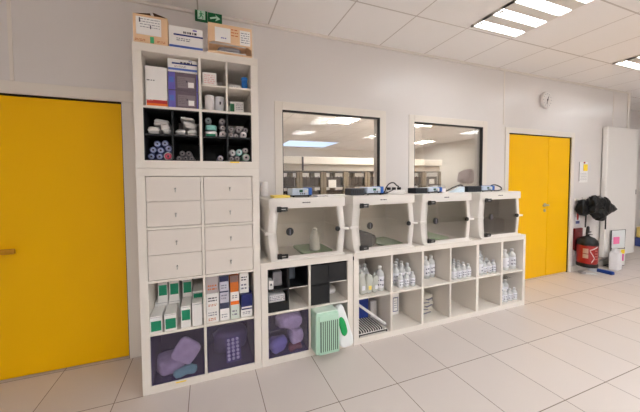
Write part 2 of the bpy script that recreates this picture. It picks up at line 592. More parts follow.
# ------------------------------------------------------------------ shelving units
EB = 0.051
def shelf_unit(name, label, x0, x1, z0, z1, cols, rows, y0=0.0, y1=0.39, bl=EB, br=EB):
    """cube shelving: cols/rows are the lists of (start,end) of the openings"""
    t = thing(name, label, 'shelving unit', (x0, 0, z0))
    W, H = x1 - x0, z1 - z0
    MB().box(0, W, y0, y1, H - EB, H, 0.0015).build('top_panel', M_SHELF, t)
    MB().box(0, W, y0, y1, 0, EB, 0.0015).build('bottom_panel', M_SHELF, t)
    MB().box(0, bl, y0, y1, EB, H - EB, 0.0015).build('side_panel', M_SHELF, t)
    MB().box(W - br, W, y0, y1, EB, H - EB, 0.0015).build('side_panel', M_SHELF, t)
    for (a, b_), (c, d_) in zip(cols, cols[1:]):
        MB().box(b_ - x0, c - x0, y0 + 0.001, y1, EB, H - EB, 0.001).build('divider', M_SHELF, t)
    for (a, b_), (c, d_) in zip(rows, rows[1:]):
        for (p, q) in cols:
            MB().box(p - x0, q - x0, y0 + 0.002, y1, b_ - z0, c - z0, 0.001).build('shelf_board', M_SHELF, t)
    return t

TC = [(0.051, 0.3867), (0.4033, 0.739)]
TR = [(0.051, 0.3865), (0.4025, 0.738), (0.754, 1.0895), (1.1055, 1.439)]
tall = shelf_unit('shelving_unit', 'tall white shelving unit with eight drawers standing beside the yellow door', 0, 0.79, 0, 1.49, TC, TR)
UR = [(1.541, 1.876), (1.892, 2.2285)]
upper = shelf_unit('shelving_unit', 'white shelving unit of packed cubbies stacked on top of the drawer unit', 0, 0.79, 1.4905, 2.2795, TC, UR)
MC = [(0.8445, 1.174), (1.191, 1.5235)]
MR = [(0.051, 0.3865), (0.4025, 0.738)]
mid = shelf_unit('shelving_unit', 'low white shelving unit holding black bins and the mint slotted container', 0.793, 1.574, 0, 0.789, MC, MR)
RC = [(1.632, 1.959), (1.981, 2.308), (2.332, 2.654), (2.673, 3.010), (3.047, 3.373), (3.402, 3.722)]
low = shelf_unit('shelving_unit', 'long low white shelving unit of bottles with twelve cubbies under the clear cages', 1.580, 3.760, 0, 0.789, RC, MR, bl=0.052, br=0.038)
# little black clip at the joint of the two low units
MB().box(-0.0045, -0.0002, -0.006, 0.02, 0.735, 0.765).build('joint_clip', M_BLACK, low)

# drawers with finger-pull slots
for ci, (a, b_) in enumerate(TC):
    for (c, d_) in (TR[2], TR[3]):
        h = (d_ - c - 0.004) / 2
        for k in range(2):
            z0 = c + 0.002 + k * h
            x0, x1 = a + 0.003, b_ - 0.003
            bx = MB()
            bx.box(x0, x1, 0.004, 0.020, z0 + 0.0012, z0 + h - 0.0012, 0.0012)
            bx.box(x0 + 0.004, x1 - 0.004, 0.020, 0.36, z0 + 0.006, z0 + h * 0.8)
            dr = bx.build('drawer', M_DRAWER, tall)
            xm, zm = (x0 + x1) / 2 + 0.008, z0 + h * 0.50
            hb = MB()
            hb.cyl((xm, 0.004, zm), (xm, -0.010, zm), 0.0045, seg=10)
            hb.lathe([(0.003, -0.018), (0.0055, -0.015), (0.006, -0.011), (0.004, -0.007)], (xm, 0, zm + 0.002), 'Y', 12)
            hb.box(xm - 0.003, xm + 0.003, -0.011, -0.006, zm - 0.022, zm + 0.004, 0.0015)
            auto_smooth(hb.build('knob', M_METAL, dr))

# ------------------------------------------------------------------ small prints on boxes
def plate(parent, x0, x1, y, z0, z1, m, name='label', th=0.0012):
    return MB().box(x0, x1, y - th, y + 0.0002, z0, z1).build(name, m, parent)
def lines(parent, x0, x1, y, z0, z1, nrow, m=M_GREYINK, th=0.002, name='print', fill=0.5):
    b = MB()
    dz = (z1 - z0) / nrow
    for k in range(nrow):
        zc = z0 + (k + 0.5) * dz
        x = x0
        while x < x1 - 0.004:
            w = min(random.uniform(0.006, 0.022), x1 - x)
            b.box(x, x + w, y - th, y + 0.0002, zc - dz * fill / 2, zc + dz * fill / 2)
            x += w + random.uniform(0.003, 0.007)
    return b.build(name, m, parent)

# ================================================================== on top of the tall unit
ZT = 2.2795
# 1: open cardboard box with a big white form
t = thing('cardboard_box', 'open cardboard box with a large white form, leftmost on top of the tall unit', 'box', (0, 0, ZT))
b = MB()
Z1 = 0.185
b.box(0.006, 0.204, 0.020, 0.024, 0, Z1); b.box(0.006, 0.204, 0.296, 0.30, 0, Z1)
b.box(0.006, 0.010, 0.024, 0.296, 0, Z1); b.box(0.200, 0.204, 0.024, 0.296, 0, Z1)
b.box(0.010, 0.200, 0.024, 0.296, 0, 0.004)
b.build('carton', M_CARD, t)
f = MB(); f.prism([(0.006, Z1), (0.204, Z1), (0.204, Z1 + 0.003), (0.006, Z1 + 0.003)], 0.26, 0.30)
f.bm.free()
for (pts, mm) in ((((0.006, 0.02, Z1), (0.006, 0.30, Z1), (0.105, 0.27, Z1 + 0.050), (0.100, 0.04, Z1 + 0.026)), M_CARDIN),
                  (((0.204, 0.02, Z1), (0.204, 0.30, Z1), (0.125, 0.27, Z1 + 0.060), (0.112, 0.05, Z1 + 0.040)), M_CARDIN),
                  (((0.012, 0.30, Z1), (0.20, 0.30, Z1), (0.185, 0.225, Z1 + 0.05), (0.03, 0.225, Z1 + 0.05)), M_CARD)):
    fb = bmesh.new()
    vs = [fb.verts.new(p) for p in pts]
    fb.faces.new(vs)
    r = bmesh.ops.solidify(fb, geom=fb.faces[:], thickness=0.003)
    q = MB(); q.bm.free(); q.bm = fb
    q.build('flap', mm, t)
plate(t, 0.022, 0.166, 0.020, 0.060, 0.170, M_PAPER)
lines(t, 0.045, 0.158, 0.019, 0.10, 0.165, 4, M_GREYINK, 0.0016, fill=0.18)
plate(t, 0.040, 0.047, 0.0186, 0.135, 0.163, M_INK, 'print')
plate(t, 0.102, 0.108, 0.0186, 0.100, 0.120, M_INK, 'print')
plate(t, 0.100, 0.122, 0.020, 0.012, 0.052, M_SIGNG, 'sticker', 0.001)
lines(t, 0.015, 0.072, 0.0202, 0.018, 0.034, 2, M_RUST, 0.001, fill=0.4)
lines(t, 0.140, 0.195, 0.0202, 0.018, 0.034, 2, M_RUST, 0.001, fill=0.4)

# 2: white carton with blue bands (and its smaller twin inside the cubby)
def blue_carton(loc, w, h, d, label):
    t = thing('carton', label, 'box', loc)
    MB().box(0, w, 0, d, 0, h, 0.002).build('carton_body', M_BOXW, t)
    plate(t, 0.002, w - 0.002, 0, 0.012, 0.026, M_BLUEP, 'band')
    plate(t, w * 0.14, w, 0, h * 0.60, h * 0.60 + 0.010, M_NAVY, 'band')
    lines(t, w * 0.42, w * 0.82, 0, h * 0.70, h * 0.82, 1, M_INK, 0.001, fill=0.75)
    plate(t, w * 0.70, w * 0.82, 0, h * 0.87, h * 0.93, M_PURPLE, 'emblem')
    lines(t, w * 0.22, w * 0.62, 0, h * 0.36, h * 0.52, 2, M_GREYINK, 0.001, fill=0.4)
    MB().box(0.002, w - 0.002, 0.004, d - 0.004, h, h + 0.0015).build('lid_seam', M_CARD, t)
    return t
blue_carton((0.209, 0.022, ZT), 0.212, 0.150, 0.26, 'white carton with blue bands between two cardboard boxes on the tall unit')
blue_carton((0.197, 0.030, 2.1325), 0.184, 0.086, 0.25, 'white carton with blue bands inside the top cubby on purple boxes')

# 3: cut-front cardboard tray box
t = thing('cardboard_box', 'cardboard box with cut-out front holding papers, rightmost on top of the tall unit', 'box', (0.455, 0.0, ZT))
b = MB()
w3, h3 = 0.300, 0.212
b.box(0, 0.004, 0.02, 0.30, 0, h3); b.box(w3 - 0.004, w3, 0.02, 0.30, 0, h3)
b.box(0.004, w3 - 0.004, 0.296, 0.30, 0, h3); b.box(0.004, w3 - 0.004, 0.02, 0.296, 0, 0.004)
b.prism([(0.004, 0.075), (0.03, 0.090), (w3 - 0.03, 0.078), (w3 - 0.004, 0.062), (w3 - 0.004, h3), (0.004, h3)], 0.02, 0.024)
b.prism([(0.004, 0.0), (w3 - 0.004, 0.0), (w3 - 0.004, 0.020), (0.004, 0.028)], 0.02, 0.024)
b.build('carton', M_CARD, t)
plate(t, 0.045, 0.150, 0.020, 0.090, 0.188, M_PAPER)
plate(t, 0.215, 0.288, 0.020, 0.088, 0.190, M_PAPER)
lines(t, 0.222, 0.282, 0.0190, 0.10, 0.18, 5, M_GREYINK, 0.001, fill=0.3)
lines(t, 0.085, 0.125, 0.0190, 0.112, 0.124, 1, M_PURPLE, 0.001, fill=0.6)
lines(t, 0.155, 0.205, 0.0200, 0.135, 0.195, 3, M_RUST, 0.001, fill=0.3)
tag(MB().box(0.505, 0.715, 0.026, 0.24, ZT + 0.0045, ZT + 0.034, 0.004).build('paper_stack', M_PAPER), 'stack of white papers inside the cut-out cardboard box', 'papers')
tag(MB().pillow((0.60, 0.10, ZT + 0.0535), (0.085, 0.070, 0.0175), 0.5, 0.004, 20, 3, floor=ZT + 0.035).build('plastic_sleeve', M_GREYROLL, smooth=True), 'crumpled grey plastic sleeve on the papers in the cut-out cardboard box', 'sleeve')

# ================================================================== upper unit, top row
z0 = 1.8922
t = thing('storage_box', 'tall white box with red and orange stripes in the top left cubby', 'box', (0.061, 0.035, z0))
MB().box(0, 0.130, 0, 0.29, 0.0, 0.262, 0.002).build('box_body', M_BOXW, t)
plate(t, 0.006, 0.129, 0, 0.004, 0.023, M_ORANGE, 'stripe')
plate(t, 0.006, 0.129, 0, 0.023, 0.046, M_RED, 'stripe')
lines(t, 0.010, 0.055, 0, 0.166, 0.176, 1, M_INK, 0.001, fill=0.6)
lines(t, 0.010, 0.045, 0, 0.040, 0.046, 1, M_BOXW, 0.0016, fill=0.5)
def purple_box(z, label):
    t = thing('carton', label, 'box', (0.196, 0.030, z))
    MB().box(0, 0.186, 0, 0.26, 0, 0.1195, 0.002).build('carton_body', M_PGREY, t)
    plate(t, 0.001, 0.044, 0, 0.002, 0.117, M_PURPLE, 'end_band')
    plate(t, 0.008, 0.036, -0.001, 0.05, 0.085, M_BLUEP, 'end_label')
    plate(t, 0.058, 0.168, 0, 0.018, 0.092, mat('taupe_print', (128, 116, 122), 0.6), 'label')
    plate(t, 0.124, 0.160, -0.001, 0.024, 0.058, M_PAPER, 'sticker')
    lines(t, 0.062, 0.115, -0.0012, 0.03, 0.085, 5, M_PGREY, 0.001, fill=0.3)
    plate(t, 0.112, 0.120, -0.0012, 0.056, 0.068, M_INK, 'mark')
    plate(t, 0.176, 0.1855, 0, 0.002, 0.117, M_PURPLE, 'edge_band')
purple_box(z0, 'purple and taupe carton at the bottom of the stack in the top left cubby')
purple_box(z0 + 0.1202, 'purple and taupe carton between its twin and the blue-banded carton')
# small white 2x2 insert in the top right cubby
t = thing('shelf_insert', 'white cross-shaped insert dividing the top right cubby', 'shelf insert', (0.4035, 0.0, 1.8922))
MB().box(0.163, 0.175, 0.006, 0.38, 0, 0.336).build('upright', M_SHELF, t)
MB().box(0.0, 0.163, 0.007, 0.38, 0.160, 0.172).build('shelf_board', M_SHELF, t)
MB().box(0.175, 0.335, 0.007, 0.38, 0.160, 0.172).build('shelf_board', M_SHELF, t)
zi = 1.8922 + 0.172
def plain_box(name, label, x0, x1, y0, y1, z0, z1, m, cat='box', group=None, bev=0.002):
    t = thing(name, label, cat, ((x0 + x1) / 2, y0, z0), group=group)
    w = (x1 - x0) / 2
    MB().box(-w, w, 0, y1 - y0, 0, z1 - z0, bev).build('box_body', m, t)
    return t
t = plain_box('carton', 'pale pink and white carton in the top right cubby, upper left slot', 0.412, 0.506, 0.05, 0.25, zi, zi + 0.098, M_BOXW)
lines(t, -0.035, 0.035, 0, 0.02, 0.085, 5, mat('pale_pink_print', (222, 178, 176), 0.6), 0.001, fill=0.5)
t = plain_box('paper_pad', 'flat white pack in the top right cubby beside the blue tub', 0.586, 0.672, 0.05, 0.22, zi + .0004, zi + 0.034, M_WHITEROLL, 'pack', bev=0.010)
lines(t, -0.03, 0.03, 0.002, 0.012, 0.022, 1, M_GREYINK, 0.003, fill=0.3)
t = thing('tub', 'bright blue cylindrical tub in the top right cubby', 'tub', (0.706, 0.085, zi))
MB().lathe([(0.020, 0), (0.022, 0.003), (0.022, 0.082), (0.020, 0.085)]).build('tub_body', mat('bright_blue', (24, 116, 206), 0.35), t, True)
MB().lathe([(0.0235, 0.085), (0.0235, 0.098), (0.021, 0.101)]).build('lid', mat('bright_blue_lid', (40, 132, 220), 0.35), t, True)
def canister(x, r, h, label, m):
    t = thing('canister', label, 'canister', (x, 0.05 + r, 1.8922))
    MB().lathe([(r * .95, 0), (r, 0.004), (r, h - 0.012), (r * .96, h - 0.008)], seg=24).build('canister_body', m, t, True)
    MB().lathe([(r * .96, h - 0.008), (r * .99, h - 0.006), (r * .99, h - 0.002), (r * .9, h)], seg=24).build('lid', M_CAP, t, True)
    return t
canister(0.458, 0.033, 0.118, 'taller cream canister in the top right cubby, lower left slot', M_WHITEROLL)
t = canister(0.527, 0.0325, 0.114, 'pale grey canister with small dark mark in the top right cubby', mat('canister_grey', (206, 208, 214), 0.4))
MB().box(-0.004, 0.006, -0.0345, -0.0315, 0.055, 0.075).build('mark', M_INK, t)
t = thing('carton', 'white carton with a dark green side in the top right cubby', 'box', (0.645, 0.10, 1.8922), -0.12)
MB().box(-0.045, 0.055, 0, 0.15, 0, 0.102, 0.003).build('carton_body', M_BOXW, t)
plate(t, -0.044, -0.014, 0, 0.002, 0.085, mat('bottle_green', (16, 100, 58), 0.5), 'side_band')
MB().box(-0.0462, -0.0448, 0.003, 0.147, 0.002, 0.085).build('side_band', MATS['bottle_green'], t)
lines(t, 0.0, 0.05, 0, 0.04, 0.09, 4, M_GREYINK, 0.001, fill=0.3)

# ================================================================== upper unit, bottom row: black inserts with rolls and pouches
def black_insert(x0, label, open_back):
    t = thing('shelf_insert', label, 'shelf insert', (x0, 0.0, 1.5413))
    W, H, th = 0.3352, 0.3343, 0.005
    MB().box(0, W, 0.006, 0.37, 0, th).build('floor_panel', M_BLACKIN, t)
    MB().box(0, W, 0.006, 0.37, H - th, H).build('roof_panel', M_BLACKIN, t)
    MB().box(0, th, 0.006, 0.37, th, H - th).build('side_panel', M_BLACKIN, t)
    MB().box(W - th, W, 0.006, 0.37, th, H - th).build('side_panel', M_BLACKIN, t)
    MB().box(W / 2 - th, W / 2 + th, 0.006, 0.37, th, H - th).build('upright', M_BLACKIN, t)
    for xa, xb in ((th, W / 2 - th), (W / 2 + th, W - th)):
        MB().box(xa, xb, 0.006, 0.37, H / 2 - th, H / 2 + th).build('shelf_board', M_BLACKIN, t)
    bk = MB()
    bk.box(th, W / 2 - th, 0.365, 0.37, th, H - th)
    bk.box(W / 2 + th, W - th, 0.365, 0.37, th, H / 2 - th)
    bk.build('back_panel', M_BLACKIN, t)
    return t
black_insert(0.0512, 'black four-slot insert with pouches in the left cubby above the drawers', True)
black_insert(0.4035, 'black four-slot insert with rolls in the right cubby above the drawers', True)
ZB, ZM = 1.5413 + 0.005, 1.5413 + 0.3343 / 2 + 0.005
def roll(x, z, r, wrap, end, label, group=None, y=0.05, ln=0.2, rz=0.0):
    t = thing('roll', label, 'roll', (x, y, z), rz, group)
    b = MB()
    n = 22
    b.lathe([(r * 0.80, 0.004), (r * 0.93, 0.0), (r, 0.006), (r * 1.0, ln - 0.01), (r * .8, ln)], axis='Y', seg=n)
    b.build('wrap', wrap, t, True)
    c = MB()
    c.lathe([(r * 0.30, -0.0015), (r * 0.78, -0.001), (r * 0.82, 0.004)], axis='Y', seg=n)
    c.build('roll_end', end, t, True)
    MB().lathe([(r * 0.10, -0.003), (r * 0.27, -0.0025), (r * 0.28, 0.002)], axis='Y', seg=12).build('core', M_INK, t, True)
    return t
def pouch(x0, x1, z0, z1, label, m=M_SILVER, y0=0.04, y1=0.24, seed=1.0, tilt=0.0, group=None, floor=None):
    t = thing('pouch', label, 'pouch', ((x0 + x1) / 2, (y0 + y1) / 2, (z0 + z1) / 2), 0, group)
    b = MB()
    b.pillow((0, 0, 0), ((x1 - x0) / 2 * .97, (y1 - y0) / 2, (z1 - z0) / 2 * 1.0), 0.45, 0.006, 18, seed, rot=Matrix.Rotation(tilt, 3, 'Y'),
             floor=(floor - (z0 + z1) / 2) if floor else None)
    b.build('pouch_body', m, t, True)
    s = MB()
    s.box(-(x1 - x0) * .42, (x1 - x0) * .42, -(y1 - y0) / 2 - 0.010, -(y1 - y0) / 2 + 0.02, -0.003, 0.003)
    s.xform(Matrix.Rotation(tilt, 4, 'Y'))
    s.build('seal_strip', mat('seal_white', (226, 222, 218), 0.4, bump=0.3, bscale=50), t)
    return t
pouch(0.062, 0.138, ZM, ZM + 0.056, 'silver pouch lying at the far left of the upper left black slot', seed=1, floor=ZM)
pouch(0.143, 0.205, ZM, ZM + 0.082, 'silver pouch standing upright in the upper left black slot', seed=2, tilt=-0.25, floor=ZM)
pouch(0.092, 0.188, ZM + 0.064, ZM + 0.118, 'silver pouch on top of the two others in the upper left black slot', seed=3, tilt=0.2, y0=0.08, y1=0.28)
pouch(0.229, 0.299, ZM, ZM + 0.050, 'silver pouch lowest left of four in the second black slot', seed=4, floor=ZM)
pouch(0.303, 0.374, ZM, ZM + 0.050, 'silver pouch lowest right of four in the second black slot', seed=5, floor=ZM)
pouch(0.276, 0.374, ZM + 0.053, ZM + 0.100, 'silver pouch resting across the two lowest in the second black slot', seed=6, tilt=0.25)
pouch(0.262, 0.355, ZM + 0.106, ZM + 0.128, 'thin silver pouch topmost of four in the second black slot', seed=7, tilt=0.1)
i = 0
BL = [(0.082, 0.024, 0), (0.131, 0.024, 0), (0.094, 0.0675, 0), (0.139, 0.066, 0), (0.187, 0.079, 1), (0.120, 0.108, 0), (0.166, 0.113, 0)]
for (x, dz, k) in BL:
    r = 0.0225
    if k == 1:
        r = 0.024
    roll(x, ZB + dz, r, M_BLUEROLL, mat('roll_end_pale', (150, 160, 196), 0.5), 'blue wrapped roll with pale end in the lower left black slot', 'blue rolls in the lower left black slot', ln=0.2)
roll(0.183, ZB + 0.028, 0.0275, M_WHITEROLL, M_PINK, 'white roll with pink end among the blue rolls')
for (x, dz) in ((0.243, 0.021), (0.285, 0.021), (0.326, 0.021)):
    roll(x, ZB + dz, 0.0205, M_GREYROLL, M_BOXG, 'dark grey roll of the bottom row in the shadowed slot right of the blue rolls', 'dark rolls, bottom row', y=0.14)
for (x, dz) in ((0.264, 0.058), (0.307, 0.058)):
    roll(x, ZB + dz, 0.0205, M_GREYROLL, M_BOXG, 'dark grey roll on top in the shadowed slot right of the blue rolls', 'dark rolls, top row', y=0.14)
# right insert
t = thing('packet', 'white packet with teal band lowest in the third black slot', 'packet', (0.4625, 0.045, ZM + .0003))
MB().pillow((0, 0.09, 0.025), (0.044, 0.085, 0.0238), 0.4, 0.002, 20, 2).build('packet_body', M_WHITEROLL, t, True)
MB().box(-0.034, 0.030, -0.001, 0.03, 0.006, 0.024, 0.003).build('label', M_TEAL, t)
t = thing('packet', 'aqua packet lying on the white one in the third black slot', 'packet', (0.462, 0.05, ZM + 0.051))
MB().pillow((0, 0.09, 0.020), (0.040, 0.085, 0.0195), 0.4, 0.002, 20, 5).build('packet_body', M_TEALROLL, t, True)
roll(0.4445, ZM + 0.115, 0.0225, M_GREYROLL, mat('aqua_grey', (128, 140, 140), .5), 'grey roll on top of the aqua packet in the third black slot')
roll(0.5425, ZM + 0.0255, 0.0245, M_WHITEROLL, mat('roll_end_white', (226, 214, 214), 0.5), 'white roll lowest on the right of the third black slot')
roll(0.5425, ZM + 0.071, 0.0205, M_GREYROLL, M_BOXG, 'grey roll second from the bottom at the right of the third black slot')
roll(0.5395, ZM + 0.115, 0.0225, M_GREYROLL, M_BOXG, 'grey roll topmost at the right of the third black slot')
roll(0.598, ZM + 0.0215, 0.021, M_GREYROLL, M_BOXG, 'small grey roll lowest at the left of the fourth black slot')
roll(0.601, ZM + 0.062, 0.0185, M_GREYROLL, M_BOXG, 'small grey roll on top at the left of the fourth black slot')
roll(0.639, ZM + 0.020, 0.0185, M_GREYROLL, M_BOXG, 'small grey roll in the middle of the fourth black slot', y=0.07)
roll(0.6865, ZM + 0.0255, 0.0245, M_WHITEROLL, MATS['roll_end_white'], 'white roll with bright end at the right of the fourth black slot', y=0.04)
roll(0.657, ZM + 0.0645, 0.0235, M_GREYROLL, M_BOXG, 'grey roll lying on top in the fourth black slot', y=0.06)
roll(0.7085, ZM + 0.0685, 0.020, M_GREYROLL, M_BOXG, 'grey roll behind the bright white one in the fourth black slot', y=0.08)
roll(0.522, ZB + 0.021, 0.0205, mat('lavender_wrap', (176, 168, 206), 0.4), MATS['roll_end_white'], 'single lavender roll in the nearly empty third lower slot')
roll(0.600, ZB + 0.018, 0.0175, M_GREYROLL, M_BOXG, 'small grey roll lowest left in the last lower slot')
roll(0.640, ZB + 0.0205, 0.020, M_GREYROLL, M_BOXG, 'small grey roll lowest centre in the last lower slot')
t = roll(0.7035, ZB + 0.0295, 0.0285, mat('mint_wrap', (150, 206, 180), 0.4), MATS['roll_end_white'], 'large white and mint roll at the right of the last lower slot', y=0.04)
roll(0.607, ZB + 0.0615, 0.0255, M_GREYROLL, mat('pale_end', (196, 194, 196), 0.5), 'pale grey roll upper left in the last lower slot')
roll(0.6555, ZB + 0.068, 0.0225, M_TEALROLL, mat('pale_end2', (196, 204, 204), .5), 'pale aqua roll upper centre in the last lower slot')
roll(0.701, ZB + 0.081, 0.0215, M_GREYROLL, M_BOXG, 'grey roll upper right in the last lower slot')
# yellow price strip on the lower edge
tag(MB().box(0.585, 0.648, -0.0015, -0.0003, 1.532, 1.540).build('sticker', M_POSTYEL), 'small yellow sticker on the shelf edge under the black slots', 'sticker')

# ================================================================== tall unit, third row
def green_box(x0, x1, y0, y1, z0, z1, label, m=M_TEAL, lz=(0.20, 0.78)):
    t = thing('carton', label, 'box', ((x0 + x1) / 2, y0, z0))
    w, h = (x1 - x0) / 2, z1 - z0
    MB().box(-w, w, 0, y1 - y0, 0, h, 0.0015).build('carton_body', M_BOXW, t)
    if m:
        plate(t, -w + 0.006, w - 0.004, 0, h * lz[0], h * lz[1], m, 'label')
    plate(t, -w + 0.002, w - 0.002, 0.001, h * .93, h * .945, M_GREYINK, 'seam', 0.0015)
    return t
z = 0.4027
LG = (0.13, 0.72)
green_box(0.053, 0.124, 0.006, 0.16, z, z + 0.112, 'front white box with green label, leftmost on the shelf above the violet bins', lz=LG)
green_box(0.139, 0.212, 0.006, 0.16, z, z + 0.116, 'front white box with green label, second from left above the violet bins', lz=LG)
green_box(0.240, 0.303, 0.012, 0.17, z, z + 0.150, 'taller front white box with green label, third from left above the violet bins', lz=(0.35, 0.82))
green_box(0.312, 0.376, 0.012, 0.10, z, z + 0.160, 'plain white box without a label at the front right of the green-labelled boxes', None)
green_box(0.055, 0.138, 0.17, 0.36, z, z + 0.135, 'white box at the back carrying the upper left green-labelled box', None)
green_box(0.144, 0.222, 0.17, 0.36, z, z + 0.135, 'white box at the back carrying the second upper green-labelled box', None)
green_box(0.078, 0.140, 0.165, 0.35, z + 0.1355, z + 0.285, 'raised back box with green label, leftmost under the drawers', lz=(.32, .82))
green_box(0.152, 0.217, 0.165, 0.35, z + 0.1355, z + 0.287, 'raised back box with green label, second from left under the drawers', lz=(.30, .82))
green_box(0.240, 0.304, 0.175, 0.36, z, z + 0.285, 'tall back box with green label behind the taller front box', lz=(.62, .90))
green_box(0.312, 0.383, 0.105, 0.36, z, z + 0.205, 'back box with green label behind the plain white box', lz=(.52, .92))

def med_box(x0, x1, y0, y1, z0, z1, label, m, stripes, rot=0.0):
    t = thing('medicine_box', label, 'box', ((x0 + x1) / 2, y0, z0))
    if rot:
        t.rotation_euler = (0, rot, 0)
    w, h = (x1 - x0) / 2, z1 - z0
    MB().box(-w, w, 0, y1 - y0, 0, h, 0.0015).build('carton_body', m, t)
    for (a, b_, mm) in stripes:
        if mm in (M_GREYINK, M_INK, M_RUST):
            lines(t, -w + 0.012, w - 0.014, 0, h * a, h * b_, 2, mm, 0.001, fill=.45)
        else:
            plate(t, -w + 0.001, w - 0.001, 0, h * a, h * b_, mm, 'band')
    return t
Y0, Y1 = 0.02, 0.14
med_box(0.406, 0.489, Y0, Y1, z, z + 0.098, 'white medicine box with rust print, lowest of the left stack', M_BOXW, [(0.45, 0.8, M_GREYINK), (0.12, 0.34, M_RUST)])
med_box(0.406, 0.490, Y0, Y1, z + .0985, z + 0.205, 'white medicine box with rust print, middle of the left stack', M_BOXW, [(0.45, 0.8, M_INK), (0.15, 0.32, M_RUST)])
med_box(0.406, 0.490, Y0 + .01, Y1, z + .2055, z + 0.325, 'grey medicine box with dark lines, topmost of the left stack', M_BOXG, [(0.15, 0.55, M_RUST)])
med_box(0.496, 0.564, Y0, Y1, z, z + 0.085, 'white medicine box, lowest of the second stack', M_BOXW, [(0.2, 0.6, M_GREYINK)])
med_box(0.496, 0.562, Y0, Y1, z + .0855, z + 0.204, 'grey medicine box with dark lower half in the second stack', mat('pale_lilac_carton', (188, 186, 198), .5), [(0.0, 0.36, mat('slate', (58, 62, 86), .5)), (0.55, 0.9, M_GREYINK)])
med_box(0.496, 0.560, Y0, Y1, z + .2045, z + 0.322, 'pale lilac medicine box with navy top in the second stack', MATS['pale_lilac_carton'], [(0.66, 1.0, mat('deep_navy', (26, 28, 66), .5)), (0.0, 0.08, MATS['deep_navy']), (0.2, 0.5, M_GREYINK)])
med_box(0.571, 0.634, Y0, Y1, z, z + 0.098, 'pale green-white medicine box, lowest of the third stack', mat('pale_green_carton', (206, 216, 206), .5), [(0.2, 0.7, M_GREYINK)])
med_box(0.571, 0.633, Y0, Y1, z + .0985, z + 0.196, 'white medicine box with orange band in the third stack', M_BOXW, [(0.05, 0.32, M_ORANGE), (0.5, 0.8, M_GREYINK)])
med_box(0.571, 0.630, Y0, Y1, z + .1965, z + 0.318, 'orange medicine box with brown-grey top, topmost of the third stack', mat('amber_carton', (196, 104, 30), .5), [(0.60, 1.0, mat('brown_grey', (128, 104, 98), .5))])
med_box(0.645, 0.728, Y0, Y1, z, z + 0.058, 'white medicine box sticking out lowest at the right end', M_BOXW, [(0.3, 0.7, M_GREYINK)])
med_box(0.648, 0.728, Y0 - .012, Y1, z + .0585, z + 0.170, 'dark blue medicine box at the right end of the medicine shelf', mat('royal_navy', (22, 32, 96), .45), [(0.10, 0.2, M_BOXW)])
med_box(0.640, 0.708, Y0 + .02, Y1 + .03, z + .1705, z + 0.320, 'tall white medicine box with grey lines above the dark blue one', M_BOXW, [(0.60, 0.85, M_INK), (0.15, 0.5, M_GREYINK)])

# ================================================================== violet bins
def violet_bin(x0, x1, z0, label, h=0.328):
    t = thing('storage_bin', label, 'bin', (x0, 0.008, z0))
    w = x1 - x0
    MB().box(0, w, 0.0, 0.34, 0, 0.004).build('floor_panel', M_PBIND, t)
    MB().box(0, 0.004, 0.004, 0.34, 0.004, h).build('side_panel', M_PBIND, t)
    MB().box(w - 0.004, w, 0.004, 0.34, 0.004, h).build('side_panel', M_PBIND, t)
    MB().box(0.004, w - 0.004, 0.336, 0.34, 0.004, h).build('back_panel', M_PBIND, t)
    MB().box(0, w, 0.0, 0.004, 0.004, h).build('front_panel', M_PFRONT, t)
    return t
violet_bin(0.053, 0.385, 0.0515, 'violet see-through bin at the bottom left of the drawer unit')
violet_bin(0.405, 0.737, 0.0515, 'violet see-through bin at the bottom right of the drawer unit')
violet_bin(0.846, 1.172, 0.0515, 'violet see-through bin under the black bins in the low unit')
def film_bag(name, label, c, half, seed, rot=None, m=M_LILAC, floor=0.0560, e=.6, amp=.018):
    t = thing(name, label, 'bag', (c[0], c[1], c[2]))
    MB().pillow((0, 0, 0), half, e, amp, 14, seed, rot=rot, floor=floor - c[2]).build('bag_film', m, t, True)
    return t
RY = lambda a: Matrix.Rotation(a, 3, 'Y')
RX = lambda a: Matrix.Rotation(a, 3, 'X')
film_bag('plastic_bag', 'lilac plastic packet standing on its corner in the bottom left violet bin', (0.262, 0.075, 0.205), (0.082, 0.022, 0.082), 3, RY(0.62), e=.42, amp=.006)
film_bag('plastic_bag', 'crumpled lilac bag lying in the bottom left violet bin', (0.150, 0.14, 0.105), (0.085, 0.09, 0.055), 5)
film_bag('plastic_bag', 'flat teal-tinted bag on the floor of the bottom left violet bin', (0.255, 0.045, 0.082), (0.075, 0.025, 0.026), 6, m=M_TEALROLL)
t = thing('blister_pack', 'blister sheet of shiny dimples leaning in the bottom right violet bin', 'blister pack', (0.592, 0.05, 0.1))
MB().box(-0.055, 0.055, 0, 0.004, 0.0, 0.17, .001).build('sheet', mat('lilac_sheet', (104, 96, 150), .25), t)
for r_ in range(6):
    for c_ in range(3):
        MB().lathe([(0.012, 0.0), (0.011, -0.004), (0.005, -0.008)], (-0.034 + c_ * 0.033, 0, 0.022 + r_ * 0.026), 'Y', 10).build('blister', mat('blister_clear', (236, 240, 250), .12), t, True)
t.location = (0.592, 0.06, 0.0565)
t.rotation_euler = (-0.22, 0, 0.08)
film_bag('plastic_bag', 'rumpled dark bag behind the blister sheet in the bottom right violet bin', (0.58, 0.24, 0.145), (0.13, 0.075, 0.085), 8, m=mat('dim_violet_film', (92, 84, 130), .35, vary=.2, vscale=14))
film_bag('plastic_bag', 'upper lilac bag filling the violet bin of the low unit', (1.035, 0.10, 0.275), (0.105, 0.07, 0.058), 9)
film_bag('plastic_bag', 'right-hand lower lilac bag in the violet bin of the low unit', (1.090, 0.085, 0.160), (0.065, 0.06, 0.060), 10)
film_bag('plastic_bag', 'blue-tinted bag lying lowest left in the violet bin of the low unit', (0.935, 0.08, 0.108), (0.075, 0.06, 0.050), 11, m=mat('bluish_film', (150, 150, 214), .3, bump=.3))
